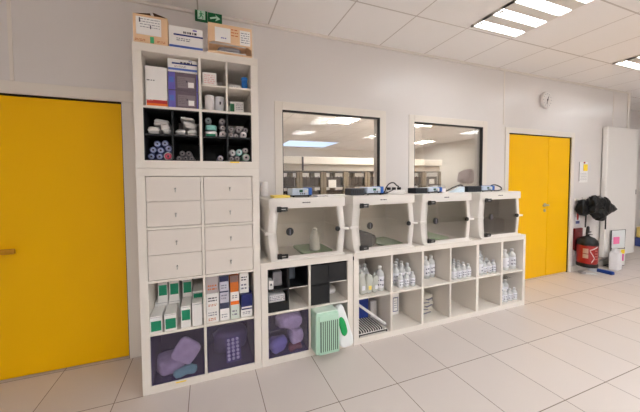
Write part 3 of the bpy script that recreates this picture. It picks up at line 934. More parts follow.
film_bag('plastic_bag', 'rust-coloured packet at the bottom of the violet bin in the low unit', (1.072, 0.05, 0.080), (0.055, 0.03, 0.023), 12, m=mat('rust_film', (150, 84, 92), .4))
# yellow specks of tape under the violet bins
for (xa, xb, s_) in ((0.20, 0.265, 'left'),):
    tag(MB().box(xa, xb, -0.0015, -0.0003, 0.037, 0.044).build('tape_piece', M_POSTYEL), 'scrap of yellow tape on the bottom edge of the drawer unit', 'tape')

# ================================================================== low unit (middle): black bins
def black_bin(x0, x1, z0, z1, label, y0=0.012, front=0.0):
    t = thing('storage_bin', label, 'bin', (x0, y0, z0))
    w, h, d = x1 - x0, z1 - z0, 0.33
    b = MB()
    b.box(0, w, 0, d, 0, 0.004); b.box(0, w, 0, d, h - 0.004, h)
    b.box(0, 0.004, 0, d, 0.004, h - 0.004); b.box(w - 0.004, w, 0, d, 0.004, h - 0.004)
    b.box(0.004, w - 0.004, d - 0.004, d, 0.004, h - 0.004)
    b.build('bin_shell', M_BLACKIN, t)
    if front:
        MB().box(0.004, w - 0.004, 0.0, 0.004, 0.004, front).build('front_panel', M_BLACKIN, t)
    return t
for ci, (a, b_) in enumerate(MC):
    side = ('left', 'right')[ci]
    t = thing('shelf_insert', 'white cross insert in the %s upper cubby of the low unit with bins' % side, 'shelf insert', (a, 0, 0.4028))
    W = b_ - a - 0.0005
    MB().box(W / 2 - 0.004, W / 2 + 0.004, 0.008, 0.37, 0, 0.334).build('upright', M_BLACKIN, t)
    MB().box(0.0005, W / 2 - 0.004, 0.009, 0.37, 0.164, 0.170).build('shelf_board', M_BLACKIN, t)
    MB().box(W / 2 + 0.004, W, 0.009, 0.37, 0.164, 0.170).build('shelf_board', M_SHELF, t)
    xm = a + W / 2
    zz = 0.4028
    nm = ('left', 'right')[ci]
    black_bin(a + 0.002, xm - 0.005, zz, zz + 0.163, 'lower left black bin in the %s cubby of the low unit' % nm, front=0.075 if ci == 0 else 0.155)
    black_bin(a + 0.002, xm - 0.005, zz + 0.1702, zz + 0.333, 'upper left black bin in the %s cubby of the low unit' % nm, front=0 if ci == 0 else 0.150)
    black_bin(xm + 0.005, b_ - 0.002, zz + 0.1702, zz + 0.333, 'upper right black bin in the %s cubby of the low unit' % nm, front=0 if ci == 0 else 0.150)
# what the left bins hold
t = plain_box('packet_row', 'row of white packets in the lower left black bin with low front', 0.856, 0.990, 0.03, 0.12, 0.4075, 0.4075 + 0.118, M_WHITEROLL, 'packets', bev=.012)
lines(t, -0.06, 0.06, 0.0, 0.075, 0.112, 3, M_GREYINK, 0.002, fill=.4)
t = plain_box('card_box', 'small white box at the left in the upper left black bin', 0.856, 0.892, 0.02, 0.10, 0.5775, 0.5775 + 0.062, M_BOXW, bev=.002)
plate(t, -0.006, 0.006, 0, 0.03, 0.045, M_INK, 'mark')
plain_box('parcel', 'grey wrapped parcel behind the small white box in the black bin', 0.897, 0.975, 0.06, 0.20, 0.5775, 0.5775 + 0.115, M_GREYROLL, 'parcel', bev=.012)
plain_box('parcel', 'dark grey-blue parcel in the upper right black bin of the left cubby', 1.03, 1.12, 0.16, 0.30, 0.5775, 0.5775 + 0.11, mat('slate_parcel', (84, 92, 104), .6), 'parcel', bev=.012)
tag(MB().pillow((1.44, 0.22, 0.4300), (0.062, 0.09, 0.026), .6, .004, 20, 4, floor=0.4030).build('cloth_pad', M_WHITEROLL, smooth=True), 'pale folded cloth in the open white slot of the right cubby', 'cloth')

# mint slotted container
t = thing('slotted_container', 'mint green slotted plastic container standing at the bottom of the low unit', 'container', (1.197, -0.095, 0.0515))
W, H, D = 0.196, 0.322, 0.27
b = MB()
b.box(0, W, 0.01, D, 0, H, 0.012)
b.build('container_body', M_MINT, t)
b = MB()
for k in range(9):
    x = 0.036 + k * 0.0175
    b.box(x, x + 0.0085, 0.0075, 0.012, 0.022, H - 0.062)
b.build('slots', M_MINTD, t)
b = MB()
b.box(0.022, W - 0.006, 0.001, 0.0098, H - 0.056, H - 0.012, .003)
b.box(0.022, 0.032, 0.001, 0.0098, 0.008, H - 0.056); b.box(W - 0.010, W - 0.002, 0.001, 0.0098, 0.008, H - 0.056)
for k in range(8):
    x = 0.036 + k * 0.0175 + 0.0085
    b.box(x, x + 0.009, 0.003, 0.0098, 0.02, H - 0.056)
b.box(0.022, W - 0.006, 0.001, 0.0098, 0.006, 0.02)
b.build('front_grille', M_MINT, t)
MB().box(0.008, W - 0.008, 0.02, D - 0.02, H, H + 0.010, .004).build('lid', mat('mint_lid', (206, 226, 212), .4, vary=.06, vscale=40), t)
# white bag with a green print
t = thing('plastic_bag', 'white plastic bag with a green patch leaning beside the mint container', 'bag', (1.465, -0.045, 0.0518), 0.10)
b = MB()
b.pillow((0, 0, 0.170), (0.058, 0.026, 0.170), 0.42, 0.008, 13, 2, floor=0.0)
for v in b.bm.verts:        # narrow gathered top, wide bottom leaning to the right
    h_ = v.co.z / 0.34
    v.co.x = v.co.x * (1.35 - 0.75 * h_) + 0.02 - 0.060 * h_
    v.co.y = v.co.y * (1.2 - .35 * h_) + 0.02 * h_
b.build('bag_film', M_FILM, t, True)
b = MB()
b.pillow((0, 0, 0), (0.030, 0.010, 0.085), 0.8, 0.004, 22, 4, rot=RY(-0.30))
for v in b.bm.verts:
    v.co += Vector((-0.032, -0.026, 0.185))
b.build('print_patch', M_GREEN, t, True)
# ================================================================== bottles
def bottle_proto(name, label, h, r, group):
    t = thing(name, label, 'bottle', (0, 0, 0), 0, group)
    p = [(r * .9, 0), (r, 0.004), (r, h * .66), (r * .88, h * .74), (r * .45, h * .82), (r * .38, h * .86), (r * .38, h * .90)]
    MB().lathe(p, seg=14).build('bottle_body', M_BOTTLE, t, True)
    MB().lathe([(r * .46, h * .88), (r * .46, h * .985), (r * .40, h)], seg=12).build('cap', M_CAP, t, True)
    b = MB()
    n_ = 12
    for k in range(n_):      # wrap-round label
        pass
    b.lathe([(r * 1.0, h * .14), (r * 1.025, h * .145), (r * 1.025, h * .60), (r * 1.0, h * .605)], seg=14)
    lb = b.build('label', M_LABEL, t, True)
    pr = MB()
    for k in range(5):
        a = -2.2 + k * 0.55
        for j in range(2):
            zc = h * (.26 + .18 * j + 0.02 * (k % 2))
            x, y = math.cos(a) * r * 1.035, math.sin(a) * r * 1.035
            pr.cyl((x * .99, y * .99, zc), (x, y, zc), r * (.17 if (k + j) % 2 else .24), seg=6)
    pr.build('print', M_SLATE, lb)
    return t
PROTO = {}
def bottle(kind, x, y, z, label, group, rz=None, rot=None):
    h, r = {'tall': (0.222, 0.037), 'mid': (0.195, 0.033), 'small': (0.135, 0.026), 'fat': (0.20, 0.040)}[kind]
    rz = random.uniform(-.6, .6) if rz is None else rz
    if kind not in PROTO:
        PROTO[kind] = bottle_proto('bottle', label, h, r, group)
        o = PROTO[kind]
        o.location = (x, y, z)
        o.rotation_euler = rot if rot else (0, 0, rz)
        o['label'] = label
        o['group'] = group
        return o
    return dup(PROTO[kind], (x, y, z), rz, label, group, rot)
ZS, ZF = 0.4029, 0.0515
# cubby 1 upper: jumble of clear bags plus one tall bottle
bottle('tall', 1.905, 0.085, ZS, 'tall clear bottle with label at the right front of the first upper cubby', 'first cubby bottle')
M_CLEARBAG = mat('clear_bag', (226, 228, 220), 0.15, trans=0.35, ior=1.2, bump=0.4, bscale=25)
k = 0
for (x, y, hz, rx) in ((1.693, 0.055, 0.095, 0.034), (1.763, 0.060, 0.085, 0.036), (1.830, 0.062, 0.078, 0.031)):
    k += 1
    t = thing('fluid_bag', 'clear fluid bag, %s in the front row of the first upper cubby' % ('leftmost', 'middle one', 'rightmost')[k - 1], 'bag', (x, y, ZS))
    MB().pillow((0, 0, hz), (rx, 0.030, hz), .6, .006, 18, k, rot=RY((-.12, .1, .16)[k - 1]), floor=0.0).build('bag_film', M_CLEARBAG, t, True)
    MB().cyl((0, 0, hz * 2 - .006), (0.004, 0, hz * 2 + .018), .006, seg=8).build('spout', M_CAP, t)
    MB().box(-0.014, 0.014, -0.034, -0.028, hz * .5, hz * .9, .002).build('label', (M_LABEL, M_YPAPER, M_LABEL)[k - 1], t)
for (x, y) in ((1.70, 0.15), (1.78, 0.155), (1.71, 0.235), (1.79, 0.24), (1.86, 0.25)):
    bottle('mid', x, y, ZS, 'clear bottle standing behind the fluid bags in the first upper cubby', 'bottles behind the fluid bags')
# cubby 2 upper: 4 x 3 bottles
for j, y in enumerate((0.06, 0.130, 0.200, 0.270)):
    for i_, x in enumerate((2.045, 2.114, 2.183, 2.252)):
        if j == 0 and i_ == 0:
            continue
        bottle('small' if j == 0 else 'mid', x + (0.006 if j % 2 else 0), y, ZS,
               'small labelled bottle in the front row of the second upper cubby' if j == 0 else 'clear bottle packed behind the front row of the second upper cubby',
               'front bottles, second cubby' if j == 0 else 'back bottles, second cubby')
# cubby 3 upper
bottle('tall', 2.530, 0.175, ZS, 'tall clear bottle, left of the front pair in the third upper cubby', 'third cubby', 0.1)
bottle('tall', 2.612, 0.185, ZS, 'tall clear bottle, right of the front pair in the third upper cubby', 'third cubby right', 0.1)
bottle('tall', 2.560, 0.290, ZS, 'tall clear bottle standing behind the pair in the third upper cubby', 'third cubby back')
# cubby 4 upper: small bottles in slanting rows
for j, y in enumerate((0.05, 0.107, 0.164, 0.221, 0.278)):
    for i_, x in enumerate((2.762, 2.828, 2.894, 2.960)):
        bottle('small', x + j * 0.004, y, ZS, 'small white bottle packed in slanting rows in the fourth upper cubby', 'bottles in the fourth upper cubby')
# cubby 5 upper
for j, y in enumerate((0.055, 0.127, 0.199, 0.271)):
    for i_, x in enumerate((3.125, 3.195, 3.265, 3.335)):
        if False:
            continue
        bottle('mid' if j > 1 or i_ == 0 else 'small', x, y, ZS, 'clear bottle crowded in the fifth upper cubby', 'bottles in the fifth upper cubby')
# cubby 6 upper
for (x, y, tx) in ((3.545, 0.075, 'front left'), (3.660, 0.075, 'front right'), (3.50, 0.19, 'back left'), (3.59, 0.19, 'back middle'), (3.68, 0.20, 'back right')):
    bottle('tall', x, y, ZS, 'tall clear bottle, %s in the last upper cubby' % tx, 'last upper cubby ' + tx)
# cubby 6 lower: two tiers on a clear tray
for (y, zz, tier) in ((0.055, ZF, 'front'), (0.15, ZF, 'middle'), (0.24, ZF, 'back')):
    for x in (3.450, 3.527, 3.604, 3.681):
        bottle('tall' if tier == 'back' else ('mid' if tier == 'middle' else 'small'), x, y, zz, '%s row bottle in the last lower cubby' % tier.capitalize(), tier + ' row, last lower cubby')
t = plain_box('tray', 'clear plastic tray lying over the bottles in the last lower cubby', 3.42, 3.715, 0.10, 0.33, ZF + 0.2235, ZF + 0.2300, M_CLEAR, 'tray', bev=0)
for x in (3.46, 3.54, 3.62, 3.69):
    pass

# lower row contents ------------------------------------------------
# wire rack with blue folder and a white tube
t = thing('wire_rack', 'white wire rack lying at the bottom of the first lower cubby', 'rack', (1.640, 0.012, ZF))
b = MB()
for y in (0.006, 0.30):
    b.cyl((0.0, y, 0.022), (0.295, y, 0.022), 0.0035, seg=8)
for x in (0.004, 0.291):
    b.cyl((x, 0.004, 0.022), (x, 0.302, 0.022), 0.0035, seg=8)
b.build('frame', M_BOXW, t)
b = MB()
for k in range(11):
    x = 0.026 + k * 0.0245
    b.tube([(x, 0.006, 0.022), (x, 0.012, 0.045), (x, 0.15, 0.045), (x, 0.29, 0.045), (x, 0.30, 0.022)], 0.0040, 6)
b.build('wires', M_BOXW, t)
MB().box(0.006, 0.289, 0.008, 0.298, 0.004, 0.008).build('gap_shade_plate', mat('gap_shade', (66, 64, 64), .5), t)  # dark plate added to put shade into the gaps between the wires
for (x, y) in ((0.006, 0.006), (0.289, 0.006), (0.006, 0.30), (0.289, 0.30)):
    MB().cyl((x, y, 0), (x, y, 0.022), 0.006, seg=8).build('foot', M_BLACK, t)
t = thing('folder', 'dark blue folder standing behind the wire rack in the first lower cubby', 'folder', (1.800, 0.195, ZF + .050), -0.10)
MB().box(-0.070, 0.058, 0, 0.030, 0, 0.205, .003).build('cover', mat('folder_blue', (30, 54, 132), .45), t)
MB().box(-0.066, 0.056, 0.004, 0.026, 0.2052, 0.207).build('pages', M_PAPER, t)
t = thing('booklet', 'white ribbed pad standing right of the blue folder', 'pad', (1.893, 0.165, ZF + .050))
MB().box(-0.030, 0.040, 0, 0.05, 0, 0.165, .003).build('pad_body', M_BOXG, t)
b = MB()
for k in range(5):
    b.box(-0.026 + k * .014, -0.020 + k * .014, -0.003, 0.0005, 0.010, 0.158)
b.build('ribs', M_BOXW, t)
t = thing('tube', 'long white tube leaning across the wire rack', 'tube', (1.648, 0.10, 0.312))
b = MB()
b.cyl((0.016, 0.0, 0.0), (0.268, -0.075, -0.195), 0.012, seg=14)
b.build('tube_body', M_WHITEROLL, t, True)
MB().cyl((0.268, -0.075, -0.195), (0.276, -0.0775, -0.202), 0.0135, seg=14).build('end_cap', M_BOXG, t)
t = plain_box('carton', 'white upright pack with a blue-framed label in the second lower cubby', 2.115, 2.245, 0.225, 0.33, ZF, ZF + 0.235, M_BOXW)
plate(t, -0.010, 0.050, 0, 0.03, 0.175, mat('label_frame', (96, 96, 136), .5), 'label')
plate(t, -0.003, 0.043, -0.001, 0.038, 0.167, M_PAPER, 'label_face')
lines(t, 0.004, 0.036, -0.002, 0.06, 0.15, 4, M_GREYINK, .001, fill=.3)
plain_box('carton', 'white upright pack left behind the labelled one in the second lower cubby', 2.04, 2.105, 0.235, 0.33, ZF, ZF + 0.235, M_BOXW)
k = 0
for (z_, w_, dx, rz_) in ((0.0, .105, 0.0, .1), (.034, .100, -.012, -.2), (.068, .102, .010, .25), (.102, .092, -.006, -.1), (.136, .088, .012, .3)):
    k += 1
    t = thing('folded_bag', '%s folded pale bag of the stack in the third lower cubby' % ('lowest', 'second lowest', 'middle', 'second highest', 'topmost')[k - 1], 'folded bag', (2.525 + dx, 0.215, ZF + z_), rz_)
    MB().pillow((0, 0, 0.0165), (w_, 0.085, 0.0165), .55, .006, 16, k * 3, floor=0.0005).build('bag_film', mat('pale_pouch', (206, 200, 188), .4, bump=.4, bscale=30, vary=.08, vscale=20), t, True)
    MB().box(-w_ * .8, w_ * .2, -0.095, -0.07, 0.012, 0.018).build('seal_strip', M_GREYINK, t)

# ================================================================== isolation chambers
def chamber(x, label, wscale=1.0):
    """moulded white cage: waisted body, overhanging lid, clear hinged door in front"""
    t = thing('isolation_cage', label, 'cage', (x, 0.022, 0.7892))
    zb = 0.0
    prof = [(0.000, .308), (0.010, .312), (0.034, .317), (0.120, .329), (0.205, .336), (0.2055, .349), (0.2255, .349), (0.226, .337), (0.30, .330), (0.398, .320), (0.404, .318), (0.4045, .331), (0.470, .331), (0.480, .322)]
    hz = [(0.034, .244), (0.219, .264), (0.398, .244)]
    def hole(z):
        if z < hz[0][0] - 1e-6 or z > hz[2][0] + 1e-6:
            return None
        if z <= hz[1][0]:
            u = (z - hz[0][0]) / (hz[1][0] - hz[0][0]); return hz[0][1] + u * (hz[1][1] - hz[0][1])
        u = (z - hz[1][0]) / (hz[2][0] - hz[1][0]); return hz[1][1] + u * (hz[2][1] - hz[1][1])
    bm = bmesh.new()
    D = 0.40
    rows = []
    for (z, w) in prof:
        w *= wscale
        inset = .338 * wscale - w
        r = 0.028
        yb = D - inset * 0.6
        fy = -0.013 if z > 0.404 else (-0.008 if abs(z - 0.2155) < 0.0105 else (-0.010 if z < 0.02 else 0.0))
        outer = [(-w + r, fy), (-w + r * .3, fy + r * .3), (-w, r), (-w, yb - r), (-w + r * .3, yb - r * .3), (-w + r, yb), (w - r, yb), (w - r * .3, yb - r * .3), (w, yb - r), (w, r), (w - r * .3, fy + r * .3), (w - r, fy)]
        rows.append((z, [bm.verts.new((px, py, z)) for px, py in outer]))
    for (za, a), (zb_, b_) in zip(rows, rows[1:]):
        for k in range(len(a) - 1):
            bm.faces.new((a[k], b_[k], b_[k + 1], a[k + 1]))
        ha, hb = hole((za if za > 0 else -1)), hole(zb_)
        if ha is None or hb is None:
            bm.faces.new((a[-1], b_[-1], b_[0], a[0]))
        else:
            la, lb = bm.verts.new((-ha * wscale, 0, za)), bm.verts.new((-hb * wscale, 0, zb_))
            ra, rb = bm.verts.new((ha * wscale, 0, za)), bm.verts.new((hb * wscale, 0, zb_))
            bm.faces.new((a[0], la, lb, b_[0])) 
            bm.faces.new((ra, a[-1], b_[-1], rb))
    bm.faces.new(rows[0][1])
    bm.faces.new(rows[-1][1])
    bmesh.ops.remove_doubles(bm, verts=bm.verts[:], dist=1e-5)
    bmesh.ops.recalc_face_normals(bm, faces=bm.faces[:])
    q = MB(); q.bm.free(); q.bm = bm
    o = q.build('cage_body', M_CHAMBER, t)
    md = o.modifiers.new('shell', 'SOLIDIFY')
    md.thickness = 0.009
    md.offset = -1
    auto_smooth(o, 28)
    # bulge edge that frames the opening
    hx = [(-p[1] * wscale, p[0]) for p in hz] + [(p[1] * wscale, p[0]) for p in hz[::-1]]
    # door pane
    dr = MB()
    dr.prism([(px * 1.012, 0.219 + (pz - 0.219) * 1.02) for px, pz in hx], -0.0075, -0.0030)
    door = dr.build('door', M_DOORPANE, t)
    e = MB()
    e.box(-0.243 * wscale, 0.243 * wscale, -0.012, -0.0076, 0.026, 0.033)
    e.build('door_edge', M_CHAMBER, door)
    for zc in (0.397, 0.036):
        h = MB()
        xa = -0.262 * wscale
        h.box(xa, xa + 0.032, -0.018, -0.0078, zc - 0.021, zc + 0.021, .003)
        h.box(xa + 0.030, xa + 0.084, -0.022, -0.0078, zc - 0.016, zc + 0.016, .003)
        h.cyl((xa + 0.030, -0.016, zc - 0.019), (xa + 0.030, -0.016, zc + 0.019), 0.006, seg=10)
        hh = h.build('hinge', M_BLACK, door)
        MB().box(xa + 0.034, xa + 0.066, -0.0232, -0.0220, zc - 0.003, zc + 0.004).build('hinge_pin', M_METAL, hh)
    l = MB()
    l.lathe([(0.019, -0.0078), (0.021, -0.012), (0.019, -0.020), (0.008, -0.024)], (0.250 * wscale, 0, 0.219), 'Y', 16)
    auto_smooth(l.build('latch', M_BLACK, door))
    v = MB()
    v.lathe([(0.029, -0.0078), (0.031, -0.0100), (0.028, -0.0150), (0.012, -0.0160)], (-0.160 * wscale, 0, 0.222), 'Y', 20)
    vent = v.build('vent_port', M_BLACK, door)
    auto_smooth(vent)
    s = MB()
    s.box(-0.160 * wscale - 0.004, -0.160 * wscale + 0.004, -0.0175, -0.0158, 0.200, 0.244)
    s.build('vent_slot', M_GREYINK, vent)
    lines(t, -0.055, 0.010, -0.013, 0.436, 0.450, 1, M_INK, .001, fill=.6)
    sr = MB()
    zs0, zs1, ws = 0.206, 0.225, 0.352 * wscale
    sr.box(-ws - .004, -ws + .010, -0.012, 0.385, zs0, zs1, .003); sr.box(ws - .010, ws + .004, -0.012, 0.385, zs0, zs1, .003)
    sr.box(-ws, -0.272 * wscale, -0.013, -0.0075, zs0, zs1, .002); sr.box(0.276 * wscale, ws, -0.013, -0.0075, zs0, zs1, .002)
    sr.build('seam_rail', M_CHAMBER, t)
    fl = MB()
    fl.box(-0.312 * wscale, 0.312 * wscale, -0.018, -0.0095, 0.0003, 0.018, .002)
    fl.build('base_flange', M_CHAMBER, t)
    return t
CH = [1.186, 1.908, 2.636, 3.380]
WS = [1.0, 1.0, .97, .955]
where = ['clear-fronted white isolation cage nearest the tall drawer unit', 'clear-fronted white isolation cage, second from the tall drawer unit, holding a dark box',
         'clear-fronted white isolation cage, third in the row, under the second window', 'clear-fronted white isolation cage at the far end beside the yellow double door']
for x, l, w in zip(CH, where, WS):
    chamber(x, l, w)
ZC = 0.7892 + 0.0005         # inside floor is a shell thickness above this
ZCI = 0.7892 + 0.0096
def mat_in(x, w, label, m=M_GMAT, amp=.004, d=.30, h=.010):
    t = tag(MB().pillow((0, 0, 0.011), (w, d / 2, h), .3, amp, 10, x, floor=0.0003).build('bedding_mat', m, smooth=True, loc=(x, 0.20, ZCI)), label, 'mat')
mat_in(1.29, 0.14, 'green mat lying in the first isolation cage')
mat_in(2.045, 0.125, 'green mat lying in the second isolation cage beside the dark box')
mat_in(2.575, 0.165, 'bright green mat lying in the third isolation cage', mat('bright_green_mat', (112, 190, 96), .8, bump=.3), amp=.012, h=.022)
t = thing('carrier', 'dark box with soft top inside the second isolation cage', 'box', (1.755, 0.10, ZCI))
MB().box(-0.085, 0.085, 0, 0.20, 0, 0.125, .012).build('box_body', mat('charcoal', (38, 36, 38), .6), t)
MB().pillow((0.115, 0.10, 0.052), (0.032, 0.09, 0.052), .6, .01, 18, 2, floor=0).build('soft_flap', mat('brown_black', (54, 46, 42), .8), t, True)
t = thing('storage_box', 'grey box standing at the back of the last isolation cage', 'box', (3.535, 0.130, ZCI))
MB().box(-0.09, 0.09, 0, 0.14, 0, 0.155, .006).build('box_body', M_GREYB, t)
MB().box(-0.085, 0.085, 0.005, 0.135, 0.1555, 0.162, .003).build('lid', M_BOXG, t)
t = thing('water_bottle', 'clear upright bottle with tube inside the first isolation cage', 'bottle', (1.285, 0.13, ZCI + 0.0215))
MB().lathe([(0.042, 0), (0.047, 0.01), (0.043, 0.11), (0.028, 0.15), (0.018, 0.165)], seg=18).build('bottle_body', M_BOTTLE, t, True)
MB().lathe([(0.02, 0.165), (0.02, 0.18), (0.008, 0.185)], seg=12).build('cap', M_CAP, t, True)

# ------------------------------------------------------------------ on top of the cages
ZL = 0.7892 + 0.4803
def controller(x, y, w, label, tall=0.070):
    t = thing('control_unit', label, 'controller', (x, y, ZL))
    h = tall
    for sx in (-1, 1):
        for yy in (0.02, 0.10):
            MB().cyl((sx * w * .4, yy, 0), (sx * w * .4, yy, 0.008), .007, seg=8).build('foot', M_BLACK, t)
    MB().box(-w * .52, w * .52, 0.004, 0.12, 0.006, 0.014).build('base_plate', M_BLACK, t)
    b = MB()
    a = [(-.5 * w, 0), (.5 * w, 0)]
    b.box(-w / 2, w * .36, 0.012, 0.13, 0.014, h, .004)
    b.build('casing', M_LBLUE, t)
    MB().box(w * .362, w * .56, 0.0, 0.135, 0.014, h * 1.08, .006).build('side_block', M_BLUE, t)
    MB().box(-w * .48, w * .37, 0.005, 0.0118, 0.017, h - .003, .002).build('front_panel', M_LBLUE, t)
    MB().box(-w * .12, w * .06, 0.0035, 0.0049, h * .55, h * .84).build('display', M_LCD, t)
    for k in range(3):
        MB().cyl((-w * .05 + k * w * .1, 0.005, h * .38), (-w * .05 + k * w * .1, 0.002, h * .38), .0055, seg=10).build('button', M_INK, t)
    MB().cyl((w * .21, 0.005, h * .66), (w * .21, -0.006, h * .66), .010, seg=14).build('dial', M_BOXW, t)
    return t
controller(1.162, 0.105, 0.165, 'pale blue control unit with green display on the first isolation cage')
controller(1.872, 0.105, 0.165, 'pale blue control unit at the left on the second isolation cage')
controller(2.575, 0.105, 0.160, 'pale blue control unit at the left on the third isolation cage', .055)
controller(3.325, 0.105, 0.165, 'pale blue control unit on the last isolation cage', .058)
t = thing('notepad', 'yellow notepad lying flat on the first isolation cage', 'notepad', (0.985, 0.075, ZL), 0.04)
MB().box(-0.068, 0.068, 0, 0.10, 0, 0.018, .002).build('pages', M_YPAPER, t)
MB().box(-0.068, 0.068, 0.094, 0.1005, 0.0182, 0.0205).build('binding', M_CARD, t)
def black_unit(x, y, w, h, label):
    t = thing('power_adapter', label, 'adapter', (x, y, ZL))
    MB().box(-w / 2, w / 2, 0, 0.11, 0, h, .006).build('casing', mat('charcoal_plastic', (34, 38, 46), .45), t)
    b = MB()
    for k in range(5):
        b.box(-w * .38 + k * w * .16, -w * .30 + k * w * .16, -0.001, 0.0005, h * .25, h * .75)
    b.build('vents', M_BLACK, t)
black_unit(1.700, 0.12, 0.140, 0.062, 'charcoal box at the left end on the second isolation cage')
black_unit(2.420, 0.12, 0.145, 0.054, 'charcoal box at the left end on the third isolation cage')
black_unit(3.128, 0.115, 0.205, 0.062, 'wide charcoal box between the third and last control units')
t = thing('power_strip', 'white power strip with black cables behind the second isolation cage top', 'power strip', (2.155, 0.16, ZL + 0.0), 0.0)
MB().box(-0.11, 0.10, 0, 0.055, 0, 0.038, .006).build('strip_body', M_BOXW, t)
for k in range(3):
    MB().cyl((-0.07 + k * .06, 0.028, 0.0382), (-0.07 + k * .06, 0.028, 0.0392), .018, seg=16).build('socket', M_GREYINK, t)
    MB().box(-0.085 + k * .06, -0.055 + k * .06, 0.014, 0.042, 0.0394, 0.064, .005).build('plug', M_BLACK, t)
tag(MB().tube([(1.985, 0.19, ZL + .006), (2.02, 0.17, ZL + .02), (2.055, 0.188, ZL + .062), (2.10, 0.20, ZL + .098), (2.15, 0.20, ZL + .108), (2.19, 0.20, ZL + .080), (2.205, 0.188, ZL + .070)], .0060).build('cable', M_BLACK, smooth=True), 'black cable arching over the white power strip', 'cable')
tag(MB().tube([(2.10, 0.145, ZL + .040), (2.00, 0.125, ZL + .012), (1.97, 0.14, ZL + .0048), (1.962, 0.21, ZL + .0048)], .0042).build('cable', M_BLACK, smooth=True), 'black cable running from power strip to second control unit', 'cable')
tag(MB().tube([(2.65, 0.225, ZL + .02), (2.70, 0.24, ZL + .0055), (2.80, 0.19, ZL + .012), (2.90, 0.17, ZL + .055), (2.97, 0.16, ZL + .074), (3.01, 0.16, ZL + .068)], .0060).build('cable', M_BLACK, smooth=True), 'black cable rising to the wide charcoal box', 'cable')
tag(MB().tube([(3.41, 0.14, ZL + .064), (3.47, 0.14, ZL + .072), (3.545, 0.13, ZL + .045), (3.55, 0.125, ZL + .020), (3.50, 0.12, ZL + .009), (3.43, 0.12, ZL + .0085)], .0065).build('cable', M_BLACK, smooth=True), 'black cable looping right of the last control unit', 'cable')
t = plain_box('small_carton', 'small cream box right of the third control unit', 2.678, 2.730, 0.12, 0.18, ZL, ZL + 0.044, M_BOXW)
t = thing('paper_sheet', 'pale blue folded sheet propped beside the wide charcoal box', 'paper', (2.925, 0.13, ZL))
b = MB(); b.prism([(-0.09, 0.0), (0.075, 0.0), (0.075, 0.058)], 0.0, 0.06); b.build('sheet', mat('pale_blue_paper', (206, 222, 234), .6), t)
t = plain_box('paper_stack', 'white papers lying at the right end of the first isolation cage', 1.37, 1.485, 0.06, 0.24, ZL, ZL + 0.010, M_PAPER, 'papers', bev=.001)
t = plain_box('spray_bottle_stand', 'flat white pack lying beside the first control unit', 1.275, 1.345, 0.05, 0.15, ZL, ZL + 0.012, M_WHITEROLL, 'pack', bev=.003)

# tall white canister seen between tall unit and cage
t = thing('roll_tube', 'tall white paper roll standing behind the first cage beside the tall unit', 'paper roll', (0.905, 0.365, ZL))
MB().lathe([(0.033, 0), (0.035, 0.003), (0.035, 0.12), (0.030, 0.128), (0.012, 0.13)], seg=20).build('roll_body', M_WHITEROLL, t, True)

# ------------------------------------------------------------------ exit sign, clock, notice
t = thing('exit_sign', 'green exit sign with running figure and arrow near the ceiling', 'sign', (0.362, WY - 0.028, 2.735))
MB().box(0, 0.098, 0, 0.028, 0, 0.082, .002).build('figure_panel', M_EXITG, t)
MB().box(0.101, 0.215, 0.004, 0.028, 0, 0.082, .002).build('arrow_panel', M_EXITG, t)
b = MB()   # pale door field with a dark figure
b.box(0.020, 0.080, -0.0012, 0.0002, 0.006, 0.076)
b.build('door_symbol', M_EXITL, t)
b = MB()
b.cyl((0.046, -0.0024, 0.064), (0.046, -0.0012, 0.064), .006, seg=12)
def limb(b, x0, z0, x1, z1, w, y=-0.0024):
    dx, dz = x1 - x0, z1 - z0
    L = math.hypot(dx, dz); nx, nz = -dz / L * w / 2, dx / L * w / 2
    b.prism([(x0 + nx, z0 + nz), (x0 - nx, z0 - nz), (x1 - nx, z1 - nz), (x1 + nx, z1 + nz)], y, y + 0.0012)
limb(b, 0.050, 0.056, 0.046, 0.036, .012); limb(b, 0.047, 0.054, 0.034, 0.046, .005); limb(b, 0.052, 0.054, 0.068, 0.047, .005)
limb(b, 0.047, 0.037, 0.062, 0.026, .007); limb(b, 0.062, 0.026, 0.060, 0.011, .006); limb(b, 0.045, 0.037, 0.040, 0.022, .007); limb(b, 0.040, 0.022, 0.026, 0.017, .006)
b.build('running_figure', M_SIGNG, t)
b = MB()
limb(b, 0.118, 0.030, 0.172, 0.046, .014, 0.0026)
b.prism([(0.160, 0.066), (0.200, 0.036), (0.160, 0.014), (0.172, 0.040)], 0.0026, 0.0040)
b.build('arrow', M_EXITL, t)

t = thing('wall_clock', 'round white wall clock high above the yellow double door', 'clock', (4.905, WY - 0.001, 2.490))
MB().lathe([(0.108, 0.0), (0.112, -0.010), (0.108, -0.028), (0.100, -0.032)], axis='Y', seg=40)  .build('rim', M_WALL, t, True)
MB().lathe([(0.098, -0.0315), (0.096, -0.0330)], axis='Y', seg=40).build('face', M_WALL, t)
b = MB()
for k in range(12):
    a = k * PI / 6
    limb(b, math.sin(a) * .078, math.cos(a) * .078, math.sin(a) * .090, math.cos(a) * .090, .007, -0.0342)
b.build('hour_marks', M_GREYINK, t)
b = MB()
limb(b, 0, 0, 0.022, 0.046, .010, -0.0356); limb(b, 0, 0.01, -0.014, -0.062, .007, -0.0370)
b.cyl((0, -0.0332, 0), (0, -0.039, 0), .010, seg=12)
b.build('hands', M_INK, t)

